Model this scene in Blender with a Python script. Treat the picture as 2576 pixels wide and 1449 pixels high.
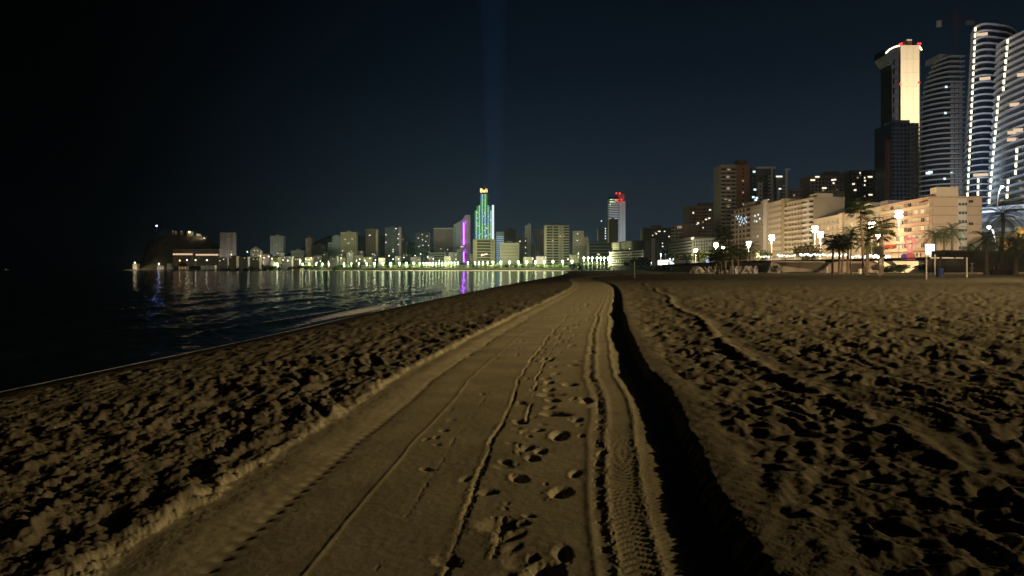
import bpy, bmesh, math, random
import numpy as np
from mathutils import Vector, Matrix

for o in list(bpy.data.objects):
    bpy.data.objects.remove(o)
sc = bpy.context.scene
COL = sc.collection
R = math.radians

# ---------------------------------------------------------------- camera
F, CX, HY, CAMZ = 1839.0, 1288.0, 678.0, 1.6          # survey scale used to pace out distances
cam_d = bpy.data.cameras.new('camera')
cam = bpy.data.objects.new('camera', cam_d)
COL.objects.link(cam)
cam.location = (0, 0, CAMZ)
cam.rotation_euler = (R(90), 0, 0)
cam_d.sensor_width = 36
cam_d.lens = 36 * F / 2576
cam_d.shift_y = -(724.5 - HY) / 2576
cam_d.clip_start = 0.1
cam_d.clip_end = 20000
sc.camera = cam

# ---------------------------------------------------------------- sky
world = bpy.data.worlds.new('World')
sc.world = world
world.use_nodes = True
nt = world.node_tree
nt.nodes.clear()
N, L = nt.nodes.new, nt.links.new
out = N('ShaderNodeOutputWorld')
bg = N('ShaderNodeBackground')
tc = N('ShaderNodeTexCoord')
sep = N('ShaderNodeSeparateXYZ')
L(tc.outputs['Generated'], sep.inputs[0])

def wmath(op, a, b=None, c=None, clamp=False):
    m = N('ShaderNodeMath')
    m.operation = op
    m.use_clamp = clamp
    for i, v in enumerate((a, b, c)):
        if v is None:
            continue
        if isinstance(v, (int, float)):
            m.inputs[i].default_value = v
        else:
            L(v, m.inputs[i])
    return m.outputs[0]

# town glow: brightest low over the town, gone towards the open sea and the zenith
elev = wmath('MAXIMUM', sep.outputs['Z'], 0.0)
ramp = N('ShaderNodeValToRGB')
cr = ramp.color_ramp
cr.elements[0].position = 0.0
cr.elements[0].color = (0.0150, 0.0215, 0.0290, 1)
cr.elements[1].position = 1.0
cr.elements[1].color = (0.0006, 0.0009, 0.0026, 1)
for p_, c_ in ((0.06, (0.0122, 0.0192, 0.0285)), (0.15, (0.0066, 0.0124, 0.0210)), (0.25, (0.0026, 0.0062, 0.0118)), (0.40, (0.0008, 0.0019, 0.0046))):
    e = cr.elements.new(p_)
    e.color = (*c_, 1)
L(elev, ramp.inputs[0])
az = wmath('ADD', wmath('MULTIPLY', sep.outputs['X'], 0.93), wmath('MULTIPLY', sep.outputs['Y'], 0.37))
azr = N('ShaderNodeMapRange')
azr.interpolation_type = 'SMOOTHSTEP'
azr.inputs['From Min'].default_value = -0.17
azr.inputs['From Max'].default_value = 0.42
azr.inputs['To Min'].default_value = 0.0
azr.inputs['To Max'].default_value = 1.0
L(az, azr.inputs['Value'])
nz = N('ShaderNodeTexNoise')
nz.inputs['Scale'].default_value = 1.6
nz.inputs['Detail'].default_value = 2.0
L(tc.outputs['Generated'], nz.inputs['Vector'])
amt = wmath('MULTIPLY', azr.outputs[0], wmath('ADD', 0.75, wmath('MULTIPLY', nz.outputs['Fac'], 0.5)))
amt = wmath('ADD', amt, 0.02)
tint = N('ShaderNodeMix')
tint.data_type = 'RGBA'
tint.blend_type = 'MULTIPLY'
tint.inputs['Factor'].default_value = 1.0
L(ramp.outputs[0], tint.inputs['A'])
L(amt, tint.inputs['B'])
L(tint.outputs['Result'], bg.inputs['Color'])
bg.inputs['Strength'].default_value = 1.08
L(bg.outputs[0], out.inputs[0])

# ---------------------------------------------------------------- the glow of the whole town on everything that faces it
sun_d = bpy.data.lights.new('night_glow', 'SUN')
sun = bpy.data.objects.new('night_glow', sun_d)
COL.objects.link(sun)
SUN_DIR = Vector((-0.62, 0.77, -0.13)).normalized()
sun.rotation_euler = SUN_DIR.to_track_quat('-Z', 'Y').to_euler()
sun_d.energy = 0.13
sun_d.angle = R(12)
sun_d.color = (1.0, 0.75, 0.54)

sc.view_settings.view_transform = 'Standard'
sc.view_settings.look = 'None'
sc.view_settings.exposure = 0.0
sc.view_settings.gamma = 1.0
sc.view_settings.use_curve_mapping = False
sc.render.engine = 'CYCLES'
cy = sc.cycles
cy.use_denoising = True
try:
    cy.denoiser = 'OPENIMAGEDENOISE'
except Exception:
    pass
cy.max_bounces = 5
cy.diffuse_bounces = 2
cy.glossy_bounces = 3
cy.transmission_bounces = 2
cy.volume_bounces = 0
cy.transparent_max_bounces = 8
cy.sample_clamp_indirect = 4.0
cy.caustics_reflective = False
cy.caustics_refractive = False
cy.use_light_tree = True

# ---------------------------------------------------------------- helpers
def PX(x, D):
    return (x - CX) / F * D

def PZ(y, D):
    return CAMZ + (HY - y) / F * D

def P(x, y, D):
    return Vector((PX(x, D), D, PZ(y, D)))

def lin(r, g, b):
    def c(v):
        v /= 255.0
        return v / 12.92 if v <= 0.04045 else ((v + 0.055) / 1.055) ** 2.4
    return (c(r), c(g), c(b))

MATS = {}

def mat(name, col, rough=0.8, var=0.18, scale=0.6, bump=0.0, bscale=8.0, metallic=0.0, spec=0.3):
    if name in MATS:
        return MATS[name]
    m = bpy.data.materials.new(name)
    m.use_nodes = True
    n = m.node_tree
    b = n.nodes['Principled BSDF']
    b.inputs['Roughness'].default_value = rough
    b.inputs['Metallic'].default_value = metallic
    b.inputs['Specular IOR Level'].default_value = spec
    co = n.nodes.new('ShaderNodeTexCoord')
    tx = n.nodes.new('ShaderNodeTexNoise')
    tx.inputs['Scale'].default_value = scale
    tx.inputs['Detail'].default_value = 6
    tx.inputs['Roughness'].default_value = 0.65
    n.links.new(co.outputs['Object'], tx.inputs['Vector'])
    mr = n.nodes.new('ShaderNodeMapRange')
    mr.inputs['From Min'].default_value = 0.3
    mr.inputs['From Max'].default_value = 0.7
    mr.inputs['To Min'].default_value = 1 - var
    mr.inputs['To Max'].default_value = 1 + var
    n.links.new(tx.outputs['Fac'], mr.inputs['Value'])
    mx = n.nodes.new('ShaderNodeMix')
    mx.data_type = 'RGBA'
    mx.blend_type = 'MULTIPLY'
    mx.inputs['Factor'].default_value = 1
    mx.inputs['A'].default_value = (*col, 1)
    n.links.new(mr.outputs[0], mx.inputs['B'])
    n.links.new(mx.outputs['Result'], b.inputs['Base Color'])
    if bump:
        t2 = n.nodes.new('ShaderNodeTexNoise')
        t2.inputs['Scale'].default_value = bscale
        t2.inputs['Detail'].default_value = 8
        n.links.new(co.outputs['Object'], t2.inputs['Vector'])
        bp = n.nodes.new('ShaderNodeBump')
        bp.inputs['Strength'].default_value = bump
        bp.inputs['Distance'].default_value = 0.1
        n.links.new(t2.outputs['Fac'], bp.inputs['Height'])
        n.links.new(bp.outputs['Normal'], b.inputs['Normal'])
    MATS[name] = m
    return m

def emi(name, col, strength, sample=False):
    if name in MATS:
        return MATS[name]
    m = bpy.data.materials.new(name)
    m.use_nodes = True
    n = m.node_tree
    n.nodes.clear()
    o = n.nodes.new('ShaderNodeOutputMaterial')
    e = n.nodes.new('ShaderNodeEmission')
    e.inputs['Color'].default_value = (*col, 1)
    e.inputs['Strength'].default_value = strength
    n.links.new(e.outputs[0], o.inputs['Surface'])
    m.cycles.emission_sampling = 'AUTO' if sample else 'NONE'
    MATS[name] = m
    return m

def tag(o, label=None, cat=None, group=None, kind=None):
    if label:
        o['label'] = label
    if cat:
        o['category'] = cat
    if group:
        o['group'] = group
    if kind:
        o['kind'] = kind
    return o

def empty(name, loc, rz=0.0, label=None, cat=None, group=None):
    o = bpy.data.objects.new(name, None)
    COL.objects.link(o)
    o.location = loc
    o.rotation_euler = (0, 0, rz)
    return tag(o, label, cat, group)

def inst(name, mesh, parent=None, loc=(0, 0, 0), rot=(0, 0, 0), scale=None):
    o = bpy.data.objects.new(name, mesh)
    COL.objects.link(o)
    o.parent = parent
    o.location = loc
    o.rotation_euler = rot
    if scale:
        o.scale = scale
    return o

class MB:
    """collects shapes, links them as one mesh"""
    def __init__(self):
        self.v, self.f, self.mi = [], [], []

    def add(self, vs, fs, mi=0):
        k = len(self.v)
        self.v += [tuple(p) for p in vs]
        self.f += [tuple(i + k for i in q) for q in fs]
        self.mi += [mi] * len(fs)
        return self

    def box(self, x0, x1, y0, y1, z0, z1, mi=0):
        vs = [(x0, y0, z0), (x1, y0, z0), (x1, y1, z0), (x0, y1, z0), (x0, y0, z1), (x1, y0, z1), (x1, y1, z1), (x0, y1, z1)]
        fs = [(0, 3, 2, 1), (4, 5, 6, 7), (0, 1, 5, 4), (1, 2, 6, 5), (2, 3, 7, 6), (3, 0, 4, 7)]
        return self.add(vs, fs, mi)

    def prism(self, poly, z0, z1, mi=0, top=None):
        """poly counter-clockwise seen from above; top: another polygon for the upper face"""
        n = len(poly)
        top = top or poly
        vs = [(x, y, z0) for x, y in poly] + [(x, y, z1) for x, y in top]
        fs = [tuple(range(n - 1, -1, -1)), tuple(range(n, 2 * n))]
        fs += [(i, (i + 1) % n, n + (i + 1) % n, n + i) for i in range(n)]
        return self.add(vs, fs, mi)

    def tube(self, pts, rad, n=8, mi=0, cap=True):
        pts = [Vector(p) for p in pts]
        if not isinstance(rad, (list, tuple)):
            rad = [rad] * len(pts)
        vs, fs = [], []
        for i, p in enumerate(pts):
            d = (pts[min(i + 1, len(pts) - 1)] - pts[max(i - 1, 0)]).normalized()
            a = Vector((1, 0, 0)) if abs(d.x) < 0.8 else Vector((0, 1, 0))
            u = d.cross(a).normalized()
            w = d.cross(u)
            for k in range(n):
                t = 2 * math.pi * k / n
                vs.append(p + (u * math.cos(t) + w * math.sin(t)) * rad[i])
        for i in range(len(pts) - 1):
            for k in range(n):
                a, b = i * n + k, i * n + (k + 1) % n
                fs.append((a, a + n, b + n, b))
        if cap:
            fs.append(tuple(range(n)))
            fs.append(tuple(range(len(vs) - 1, len(vs) - n - 1, -1)))
        return self.add(vs, fs, mi)

    def ball(self, c, r, n=8, m=5, mi=0, sz=1.0):
        vs = [(c[0], c[1], c[2] + r * sz)]
        for i in range(1, m):
            a = math.pi * i / m
            for k in range(n):
                t = 2 * math.pi * k / n
                vs.append((c[0] + r * math.sin(a) * math.cos(t), c[1] + r * math.sin(a) * math.sin(t), c[2] + r * sz * math.cos(a)))
        vs.append((c[0], c[1], c[2] - r * sz))
        fs = [(0, 1 + k, 1 + (k + 1) % n) for k in range(n)]
        for i in range(m - 2):
            for k in range(n):
                a, b = 1 + i * n + k, 1 + i * n + (k + 1) % n
                fs.append((a, a + n, b + n, b))
        e = len(vs) - 1
        s = 1 + (m - 2) * n
        fs += [(e, s + (k + 1) % n, s + k) for k in range(n)]
        return self.add(vs, fs, mi)

    def mesh(self, name, mats, smooth=False):
        me = bpy.data.meshes.new(name)
        me.from_pydata(self.v, [], self.f)
        for m in (mats if isinstance(mats, (list, tuple)) else [mats]):
            me.materials.append(m)
        if any(self.mi):
            me.polygons.foreach_set('material_index', self.mi)
        if smooth:
            me.polygons.foreach_set('use_smooth', [True] * len(me.polygons))
        me.update()
        return me

    def build(self, name, mats, parent=None, loc=(0, 0, 0), rot=(0, 0, 0), smooth=False):
        return inst(name, self.mesh(name, mats, smooth), parent, loc, rot)

def lamp_light(name, loc, power, col, parent=None, radius=0.3, spot=None, aim=None, blend=1.0):
    d = bpy.data.lights.new(name, 'SPOT' if spot else 'POINT')
    d.energy = power
    d.color = col
    d.shadow_soft_size = radius
    o = bpy.data.objects.new(name, d)
    COL.objects.link(o)
    o.parent = parent
    o.location = loc
    o.visible_glossy = False          # the bright lens or globe beside it makes the mirror image
    if spot:
        d.spot_size = spot
        d.spot_blend = blend
        src = Vector(loc) + (parent.location if parent else Vector())
        o.rotation_euler = (Vector(aim) - src).to_track_quat('-Z', 'Y').to_euler()
    return o
# ================================================================ the beach
rs = np.random.RandomState(7)

def interp(xs, ys):
    xs, ys = np.array(xs, float), np.array(ys, float)
    return lambda y: np.interp(y, xs, ys)

def smooth_interp(xs, ys):
    """piecewise cubic (finite-difference tangents)"""
    xs, ys = np.array(xs, float), np.array(ys, float)
    h = np.diff(xs)
    dl = np.diff(ys) / h
    m = np.empty_like(ys)
    m[0], m[-1] = dl[0], dl[-1]
    m[1:-1] = (dl[:-1] * h[1:] + dl[1:] * h[:-1]) / (h[:-1] + h[1:])
    def f(y):
        y = np.asarray(y, float)
        i = np.clip(np.searchsorted(xs, y) - 1, 0, len(h) - 1)
        t = (y - xs[i]) / h[i]
        tc_ = np.clip(t, 0, 1)
        t2, t3 = tc_ ** 2, tc_ ** 3
        v = (2 * t3 - 3 * t2 + 1) * ys[i] + (t3 - 2 * t2 + tc_) * h[i] * m[i] + (-2 * t3 + 3 * t2) * ys[i + 1] + (t3 - t2) * h[i] * m[i + 1]
        return v + np.where(t < 0, t * h[i] * m[i], 0) + np.where(t > 1, (t - 1) * h[i] * m[i + 1], 0)
    return f

SEA = -0.9
shore_x = smooth_interp([-80, 0, 15, 25, 38, 81, 160, 270, 575, 1150], [-14.5, -11.6, -10.3, -9.3, -8.4, -4.7, 3.5, 16, 44, 82])
track_x = smooth_interp([-80, 0, 3.8, 6.1, 10.4, 24, 44, 70, 79, 109, 147, 184, 245, 320], [-3.2, -.60, -.45, -.32, 0.0, 1.63, 4.5, 7.7, 8.6, 10.6, 14.5, 24, 47, 80])

def beach_z(x, y):
    s = x - shore_x(y)
    up = SEA + 0.84 * (1 - np.exp(-np.maximum(s, 0) / 4.2)) + 0.0115 * np.maximum(s, 0)
    up = np.minimum(up, 1.1)
    return np.where(s > 0, up, np.maximum(SEA + 0.2 * s, -6.0))

def BZ(x, y):
    return float(beach_z(np.array([x], float), np.array([y], float))[0])

# --- tileable fields
def spectral(n, size, lo, hi, slope=0.0, ax=1.0, seed=0):
    """band-limited noise, wavelengths lo..hi metres, stretched by ax along y; unit deviation"""
    r = np.random.RandomState(seed)
    fx = np.fft.fftfreq(n, size / n)[:, None]
    fy = np.fft.fftfreq(n, size / n)[None, :] * ax
    k = np.sqrt(fx ** 2 + fy ** 2)
    k[0, 0] = 1e-9
    a = np.exp(-0.5 * ((np.maximum(0, k - 1 / lo) / (0.35 / lo)) ** 2)) * np.exp(-0.5 * ((np.maximum(0, 1 / hi - k) / (0.35 / hi)) ** 2)) * k ** (-slope)
    a[0, 0] = 0
    f = np.fft.ifft2(np.fft.fft2(r.randn(n, n)) * a).real
    return f / f.std()

TS, TN = 16.0, 1600                                     # a 16 m patch at 1 cm
def stamps(count, rmin, rmax, dmin, dmax, elong, seed, rim=0.35):
    r = np.random.RandomState(seed)
    h = np.zeros((TN, TN))
    px = TS / TN
    for _ in range(count):
        a = r.uniform(rmin, rmax)
        b = a * r.uniform(*elong)
        dep = r.uniform(dmin, dmax)
        th = r.normal(0.0, 0.7) + (math.pi if r.rand() < .5 else 0)
        w = int(math.ceil(max(a, b) * 2.0 / px))
        cx, cy_ = r.randint(TN), r.randint(TN)
        g = np.arange(-w, w + 1)
        X, Y = np.meshgrid(g * px, g * px, indexing='ij')
        u = (X * math.cos(th) + Y * math.sin(th)) / a
        v = (-X * math.sin(th) + Y * math.cos(th)) / b
        wob = 1 + 0.22 * np.sin(2 * np.arctan2(v, u) + r.uniform(0, 6)) + 0.12 * np.sin(5 * np.arctan2(v, u) + r.uniform(0, 6))
        q = (u * u + v * v) / wob ** 2
        pit = -dep * np.exp(-q ** 1.7 * 0.9) + rim * dep * np.exp(-((np.sqrt(q) - 1.35) / 0.32) ** 2) * (0.6 + 0.4 * np.sin(np.arctan2(v, u) + r.uniform(0, 6)))
        ii = (cx + g) % TN
        jj = (cy_ + g) % TN
        blk = h[np.ix_(ii, jj)]
        # a fresh print wipes out most of what it treads on
        m = np.exp(-q ** 2 * 0.7)
        h[np.ix_(ii, jj)] = blk * (1 - 0.75 * m) + pit
    return h

feet = stamps(1250, 0.12, 0.24, 0.045, 0.105, (0.55, 0.95), 3)
feet2 = stamps(800, 0.08, 0.17, 0.02, 0.06, (0.5, 1.0), 5)
lumps = spectral(TN, TS, 0.10, 0.9, 0.75, 0.8, 11)
lumps = np.sign(lumps) * np.abs(lumps) ** 0.85
rough = spectral(TN, TS, 0.035, 0.25, 0.4, 1.0, 12)
ruts = spectral(TN, TS, 0.22, 1.2, 0.6, 5.0, 13)
swell = spectral(TN, TS, 1.2, 6.0, 0.5, 1.0, 14)
F_right = 0.80 * feet + 0.40 * feet2 + 0.014 * ruts + 0.0016 * rough + 0.007 * lumps + 0.02 * swell
F_left = 0.017 * lumps + 0.0032 * rough + 0.021 * ruts + 0.50 * feet + 0.35 * feet2 + 0.02 * swell
F_fine = 0.00025 * rough + 0.0007 * lumps

def mips(a, levels=6):
    o = [a]
    for _ in range(levels):
        b = o[-1]
        o.append(0.25 * (b[0::2, 0::2] + b[1::2, 0::2] + b[0::2, 1::2] + b[1::2, 1::2]))
        if o[-1].shape[0] % 2:
            break
    return o

def sample(mp, x, y, lev):
    """bilinear, tileable, level of detail per point"""
    res = np.zeros_like(x)
    lev = np.clip(np.round(lev).astype(int), 0, len(mp) - 1)
    for k in range(len(mp)):
        m = lev == k
        if not m.any():
            continue
        a = mp[k]
        n = a.shape[0]
        u = (x[m] / TS * n - 0.5) % n
        v = (y[m] / TS * n - 0.5) % n
        i, j = np.floor(u).astype(int) % n, np.floor(v).astype(int) % n
        fu, fv = u - np.floor(u), v - np.floor(v)
        i1, j1 = (i + 1) % n, (j + 1) % n
        res[m] = (a[i, j] * (1 - fu) + a[i1, j] * fu) * (1 - fv) + (a[i, j1] * (1 - fu) + a[i1, j1] * fu) * fv
    return res

M_right, M_left, M_fine, M_lump, M_rough = mips(F_right), mips(F_left), mips(F_fine), mips(lumps), mips(rough)

def sstep(a, b, t):
    q = np.clip((t - a) / (b - a), 0, 1)
    return q * q * (3 - 2 * q)

def bump1(t, c, w):
    return np.exp(-((t - c) / w) ** 2)

# single prints on the track: (t across, y along, radius, depth, turn)
PRINTS = []
rp = random.Random(21)
for k in range(85):
    y = 3.2 + 34 * rp.random() ** 1.25
    lane = rp.choice((0.22, 0.32, 0.42, 0.5, 0.95))
    PRINTS.append((lane + rp.gauss(0, 0.10), y, rp.uniform(0.04, 0.075), rp.uniform(0.012, 0.032), rp.uniform(-.5, .5)))
for k in range(130):
    PRINTS.append((rp.choice((0.2, 0.3, 0.42, 0.5, 0.62, 0.85, -0.45)) + rp.gauss(0, 0.09), 3.2 + 30 * rp.random() ** 1.2, rp.uniform(0.02, 0.04), rp.uniform(0.008, 0.018), rp.uniform(-.8, .8)))
PRINTS += [(0.78, 5.35, 0.075, 0.075, 0.2), (0.62, 4.02, 0.05, 0.02, 1.2), (0.40, 5.75, 0.06, 0.045, .3), (0.92, 5.85, 0.055, 0.03, 0),
           (0.33, 4.72, 0.09, 0.035, 0.9), (0.40, 4.50, 0.06, 0.03, -.5), (0.74, 7.2, 0.09, 0.07, .1), (0.62, 8.3, 0.09, 0.05, .2),
           (0.66, 3.95, 0.09, 0.08, .2), (0.5, 9.6, 0.08, 0.045, 0), (0.82, 10.4, 0.08, 0.045, 0), (0.55, 6.6, 0.05, 0.04, .3), (0.48, 6.35, 0.05, 0.04, 0)]

def sand_height(x, y, cell=None):
    """cell = ground size of a mesh cell, for level of detail"""
    z = beach_z(x, y)
    s = x - shore_x(y)
    d = np.maximum(np.abs(y), 1.0)
    if cell is None:
        cell = d * 0.0012
    lev = np.log2(np.maximum(cell / 0.011, 1.0))
    wob = 0.03 * np.sin(y * 0.9) + 0.008 * np.sin(y * 2.3 + 1) + 0.5 * sample(M_lump, y * 0.11 + 3.0, np.zeros_like(y), lev * 0) * 0.06
    t = x - track_x(y) - wob * sstep(2, 12, y) * 0.5
    t = t + 0.27 * (1 - sstep(3.5, 9.0, y)) * sstep(0.5, 1.2, t)
    keep = np.exp(-np.maximum(cell - 0.05, 0) / 0.45)
    # ragged edges of the track
    edge = 0.030 * sample(M_lump, x * 0.7, y * 0.7, lev) + 0.012 * sample(M_rough, x, y, lev)
    tl = t + edge * 1.1
    tr = t + edge * 0.45
    inside = sstep(-2.03, -1.88, tl) * (1 - sstep(1.93, 2.06, tr))
    far_fade = 1 - sstep(240, 300, y)
    inside = inside * far_fade
    # left of the track: churned; right: trodden
    lr = 0.66 * sample(M_left, x * 1.25, y * 1.25, lev + .32)
    lr2 = 0.68 * sample(M_left, x * 1.06 + y * 0.40 + 5.1, y * 1.06 - x * 0.40, lev + .2)
    rr = 0.80 * sample(M_right, x * 1.32, y * 1.32, lev + .4)
    rr2 = 0.84 * sample(M_right, x * 1.05 - y * 0.48 + 2.7, y * 1.05 + x * 0.48 + 1.1, lev + .2)
    mixn = sstep(-0.6, 0.6, sample(M_lump, x * 0.11, y * 0.09, lev * 0 + 3))
    left = lr * mixn + lr2 * (1 - mixn)
    right = rr * mixn + rr2 * (1 - mixn)
    wet = 1 - sstep(1.2, 2.6, s + 0.25 * sample(M_lump, x * .2, y * .2, lev * 0 + 2))
    left = left * (1 - wet) * 0.95 * (0.8 + 0.5 * sstep(-6.0, -2.2, t))
    # strips driven flat on the right-hand side
    flat = bump1(t, 4.15 + 0.02 * y + 0.16 * np.sin(y * .35), 0.26) * 0.7 + bump1(t, 2.55, 0.25) * 0.15 + bump1(t, 7.6 + 0.08 * y, 0.35) * 0.5
    right = right * (1 - flat * 0.85) - 0.05 * np.maximum(flat - 0.15 * bump1(t, 2.55, 0.25), 0) + 0.05 * bump1(t, 3.72 + 0.02 * y + 0.16 * np.sin(y * .35), 0.12)
    loose = np.where(t < 0, left, right)
    # profile of the track
    prof = -0.055 * np.ones_like(t)
    prof += 0.015 * bump1(tl, -1.98, 0.09) + 0.012 * bump1(tl, -1.62, 0.2)
    prof += 0.0045 * bump1(t, -0.70, 0.016)
    cr1 = sample(M_rough, x * 1.2, y * 1.2, lev)
    g1 = sstep(-0.3, 0.6, sample(M_lump, y * 0.5, y * 0 + 2.2, lev * 0 + 1))
    c1 = 0.07 + 0.008 * np.sin(y * 1.7) + 0.005 * np.sin(y * 5.1) + 0.010 * cr1
    prof += (-0.012 * sstep(c1 - .018, c1 + .002, t) * (1 - sstep(c1 + 0.004, c1 + 0.04, t)) + 0.003 * bump1(t, c1 - .03, 0.02)) * (0.4 + 0.7 * (1 - g1))
    c2 = 0.34 + 0.012 * np.sin(y * 1.1 + 1) + 0.006 * np.sin(y * 4.3) + 0.010 * cr1
    prof += (-0.012 * bump1(t, c2, 0.014) + 0.004 * bump1(t, c2 - .03, 0.018)) * g1
    prof += -0.006 * bump1(t, -0.32 + 0.012 * cr1, 0.012) * (1 - g1) * sstep(-.2, .8, cr1)
    # dimples of the left tyre
    per = 0.5 + 0.5 * np.cos(2 * math.pi * y / 0.165)
    prof += -0.016 * bump1(t, -1.27, 0.045) * per ** 2 * keep - 0.006 * bump1(t, -1.27, 0.15)
    # right tyre: two crumbly ridges, lugs between and beyond
    cr_ = sample(M_rough, x * 1.2, y * 1.2, lev)
    prof += (0.008 + 0.004 * cr_) * bump1(t, 1.24, 0.04) - 0.014 * bump1(t, 1.15 + 0.02 * cr_, 0.022) * sstep(-0.3, 0.9, sample(M_lump, x * 0 + 1.3, y * 1.1, lev * 0 + 1)) + 0.005 * bump1(t, 1.06, 0.04)
    prof += (0.008 + 0.003 * cr_) * bump1(t, 1.52, 0.035)
    tread = np.exp(-(y * y * 0.00051 / 0.03) ** 2)
    lug = np.sign(np.sin(2 * math.pi * (y + 0.4 * np.abs(t - 1.4)) / 0.085)) * 0.5
    prof += 0.007 * tread * lug * sstep(1.28, 1.32, t) * (1 - sstep(1.46, 1.5, t)) * keep
    lug2 = np.sin(2 * math.pi * (y - 0.25 * t) / 0.075)
    prof += 0.0030 * tread * (1 + 0.5 * cr_) * lug2 * sstep(1.55, 1.60, t) * (1 - sstep(1.86, 1.94, t)) * keep
    prof -= 0.022 * sstep(1.50, 1.95, t)
    prof += sample(M_fine, x, y, lev)
    crm = np.clip(sample(M_rough, x * .8, y * .8, lev), -2, 2)
    for (pt, py, pr, pd, pa) in PRINTS:
        m = (np.abs(y - py) < pr * 6)
        if not m.any():
            continue
        tt, yy = t[m] - pt, y[m] - py
        m2 = np.abs(tt) < pr * 5
        u = (tt * math.cos(pa) + yy * math.sin(pa)) / pr
        v = (-tt * math.sin(pa) + yy * math.cos(pa)) / (pr * 1.45)
        q = (u * u + v * v) * (1 + 0.12 * crm[m] + 0.35 * np.sin(2.0 * np.arctan2(v, u) + py * 9))
        q = np.maximum(q, 0)
        add = -pd * np.exp(-q ** 1.4) + 0.10 * pd * np.exp(-((np.sqrt(q) - 1.5) / .38) ** 2) * (0.6 - 0.4 * np.sign(u) * np.minimum(np.abs(u), 1))
        prof[m] += np.where(m2, add, 0)
    # banks thrown up beside it
    bank_r = (0.044 + 0.010 * np.sin(y * .8)) * np.exp(-((tr - 2.07) / np.where(tr < 2.07, 0.05, 0.50)) ** 2)
    bank_r = bank_r * (1 - 0.55 * sstep(46, 56, y)) * (1 + 0.035 * cr_ + 0.08 * sample(M_lump, x * .8, y * .8, lev))
    bank_l = 0.008 * np.exp(-((t + 2.2) / 0.22) ** 2)
    loose_amp = np.where(t > 0, sstep(2.2, 2.6, t) * 0.90 + 0.10, sstep(-1.85, -2.15, t) * 0.5 + 0.5)
    h = loose * loose_amp * (1 - inside) + prof * inside + (bank_r + bank_l) * far_fade
    dry = sstep(0.4, 1.6, s)
    return z + h * np.maximum(dry, 0.0), wet, inside

def grid_mesh(name, X, Y, Z, material, wet=None, lit_track=None):
    nr, nc = X.shape
    me = bpy.data.meshes.new(name)
    nv, nf = nr * nc, (nr - 1) * (nc - 1)
    co = np.empty((nv, 3), np.float32)
    co[:, 0], co[:, 1], co[:, 2] = X.ravel(), Y.ravel(), Z.ravel()
    me.vertices.add(nv)
    me.vertices.foreach_set('co', co.ravel())
    a = (np.arange(nr - 1)[:, None] * nc + np.arange(nc - 1)[None, :]).ravel()
    q = np.stack([a, a + 1, a + nc + 1, a + nc], 1).astype(np.int32)
    me.loops.add(nf * 4)
    me.loops.foreach_set('vertex_index', q.ravel())
    me.polygons.add(nf)
    me.polygons.foreach_set('loop_start', np.arange(0, nf * 4, 4, dtype=np.int32))
    me.polygons.foreach_set('loop_total', np.full(nf, 4, np.int32))
    me.polygons.foreach_set('use_smooth', np.ones(nf, bool))
    me.materials.append(material)
    me.update(calc_edges=True)
    if wet is not None:
        at = me.attributes.new('wet', 'FLOAT', 'POINT')
        at.data.foreach_set('value', wet.ravel().astype(np.float32))
    if lit_track is not None:
        at = me.attributes.new('lit_track', 'FLOAT', 'POINT')
        at.data.foreach_set('value', lit_track.ravel().astype(np.float32))
    o = bpy.data.objects.new(name, me)
    COL.objects.link(o)
    o['kind'] = 'structure'
    return o

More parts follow.
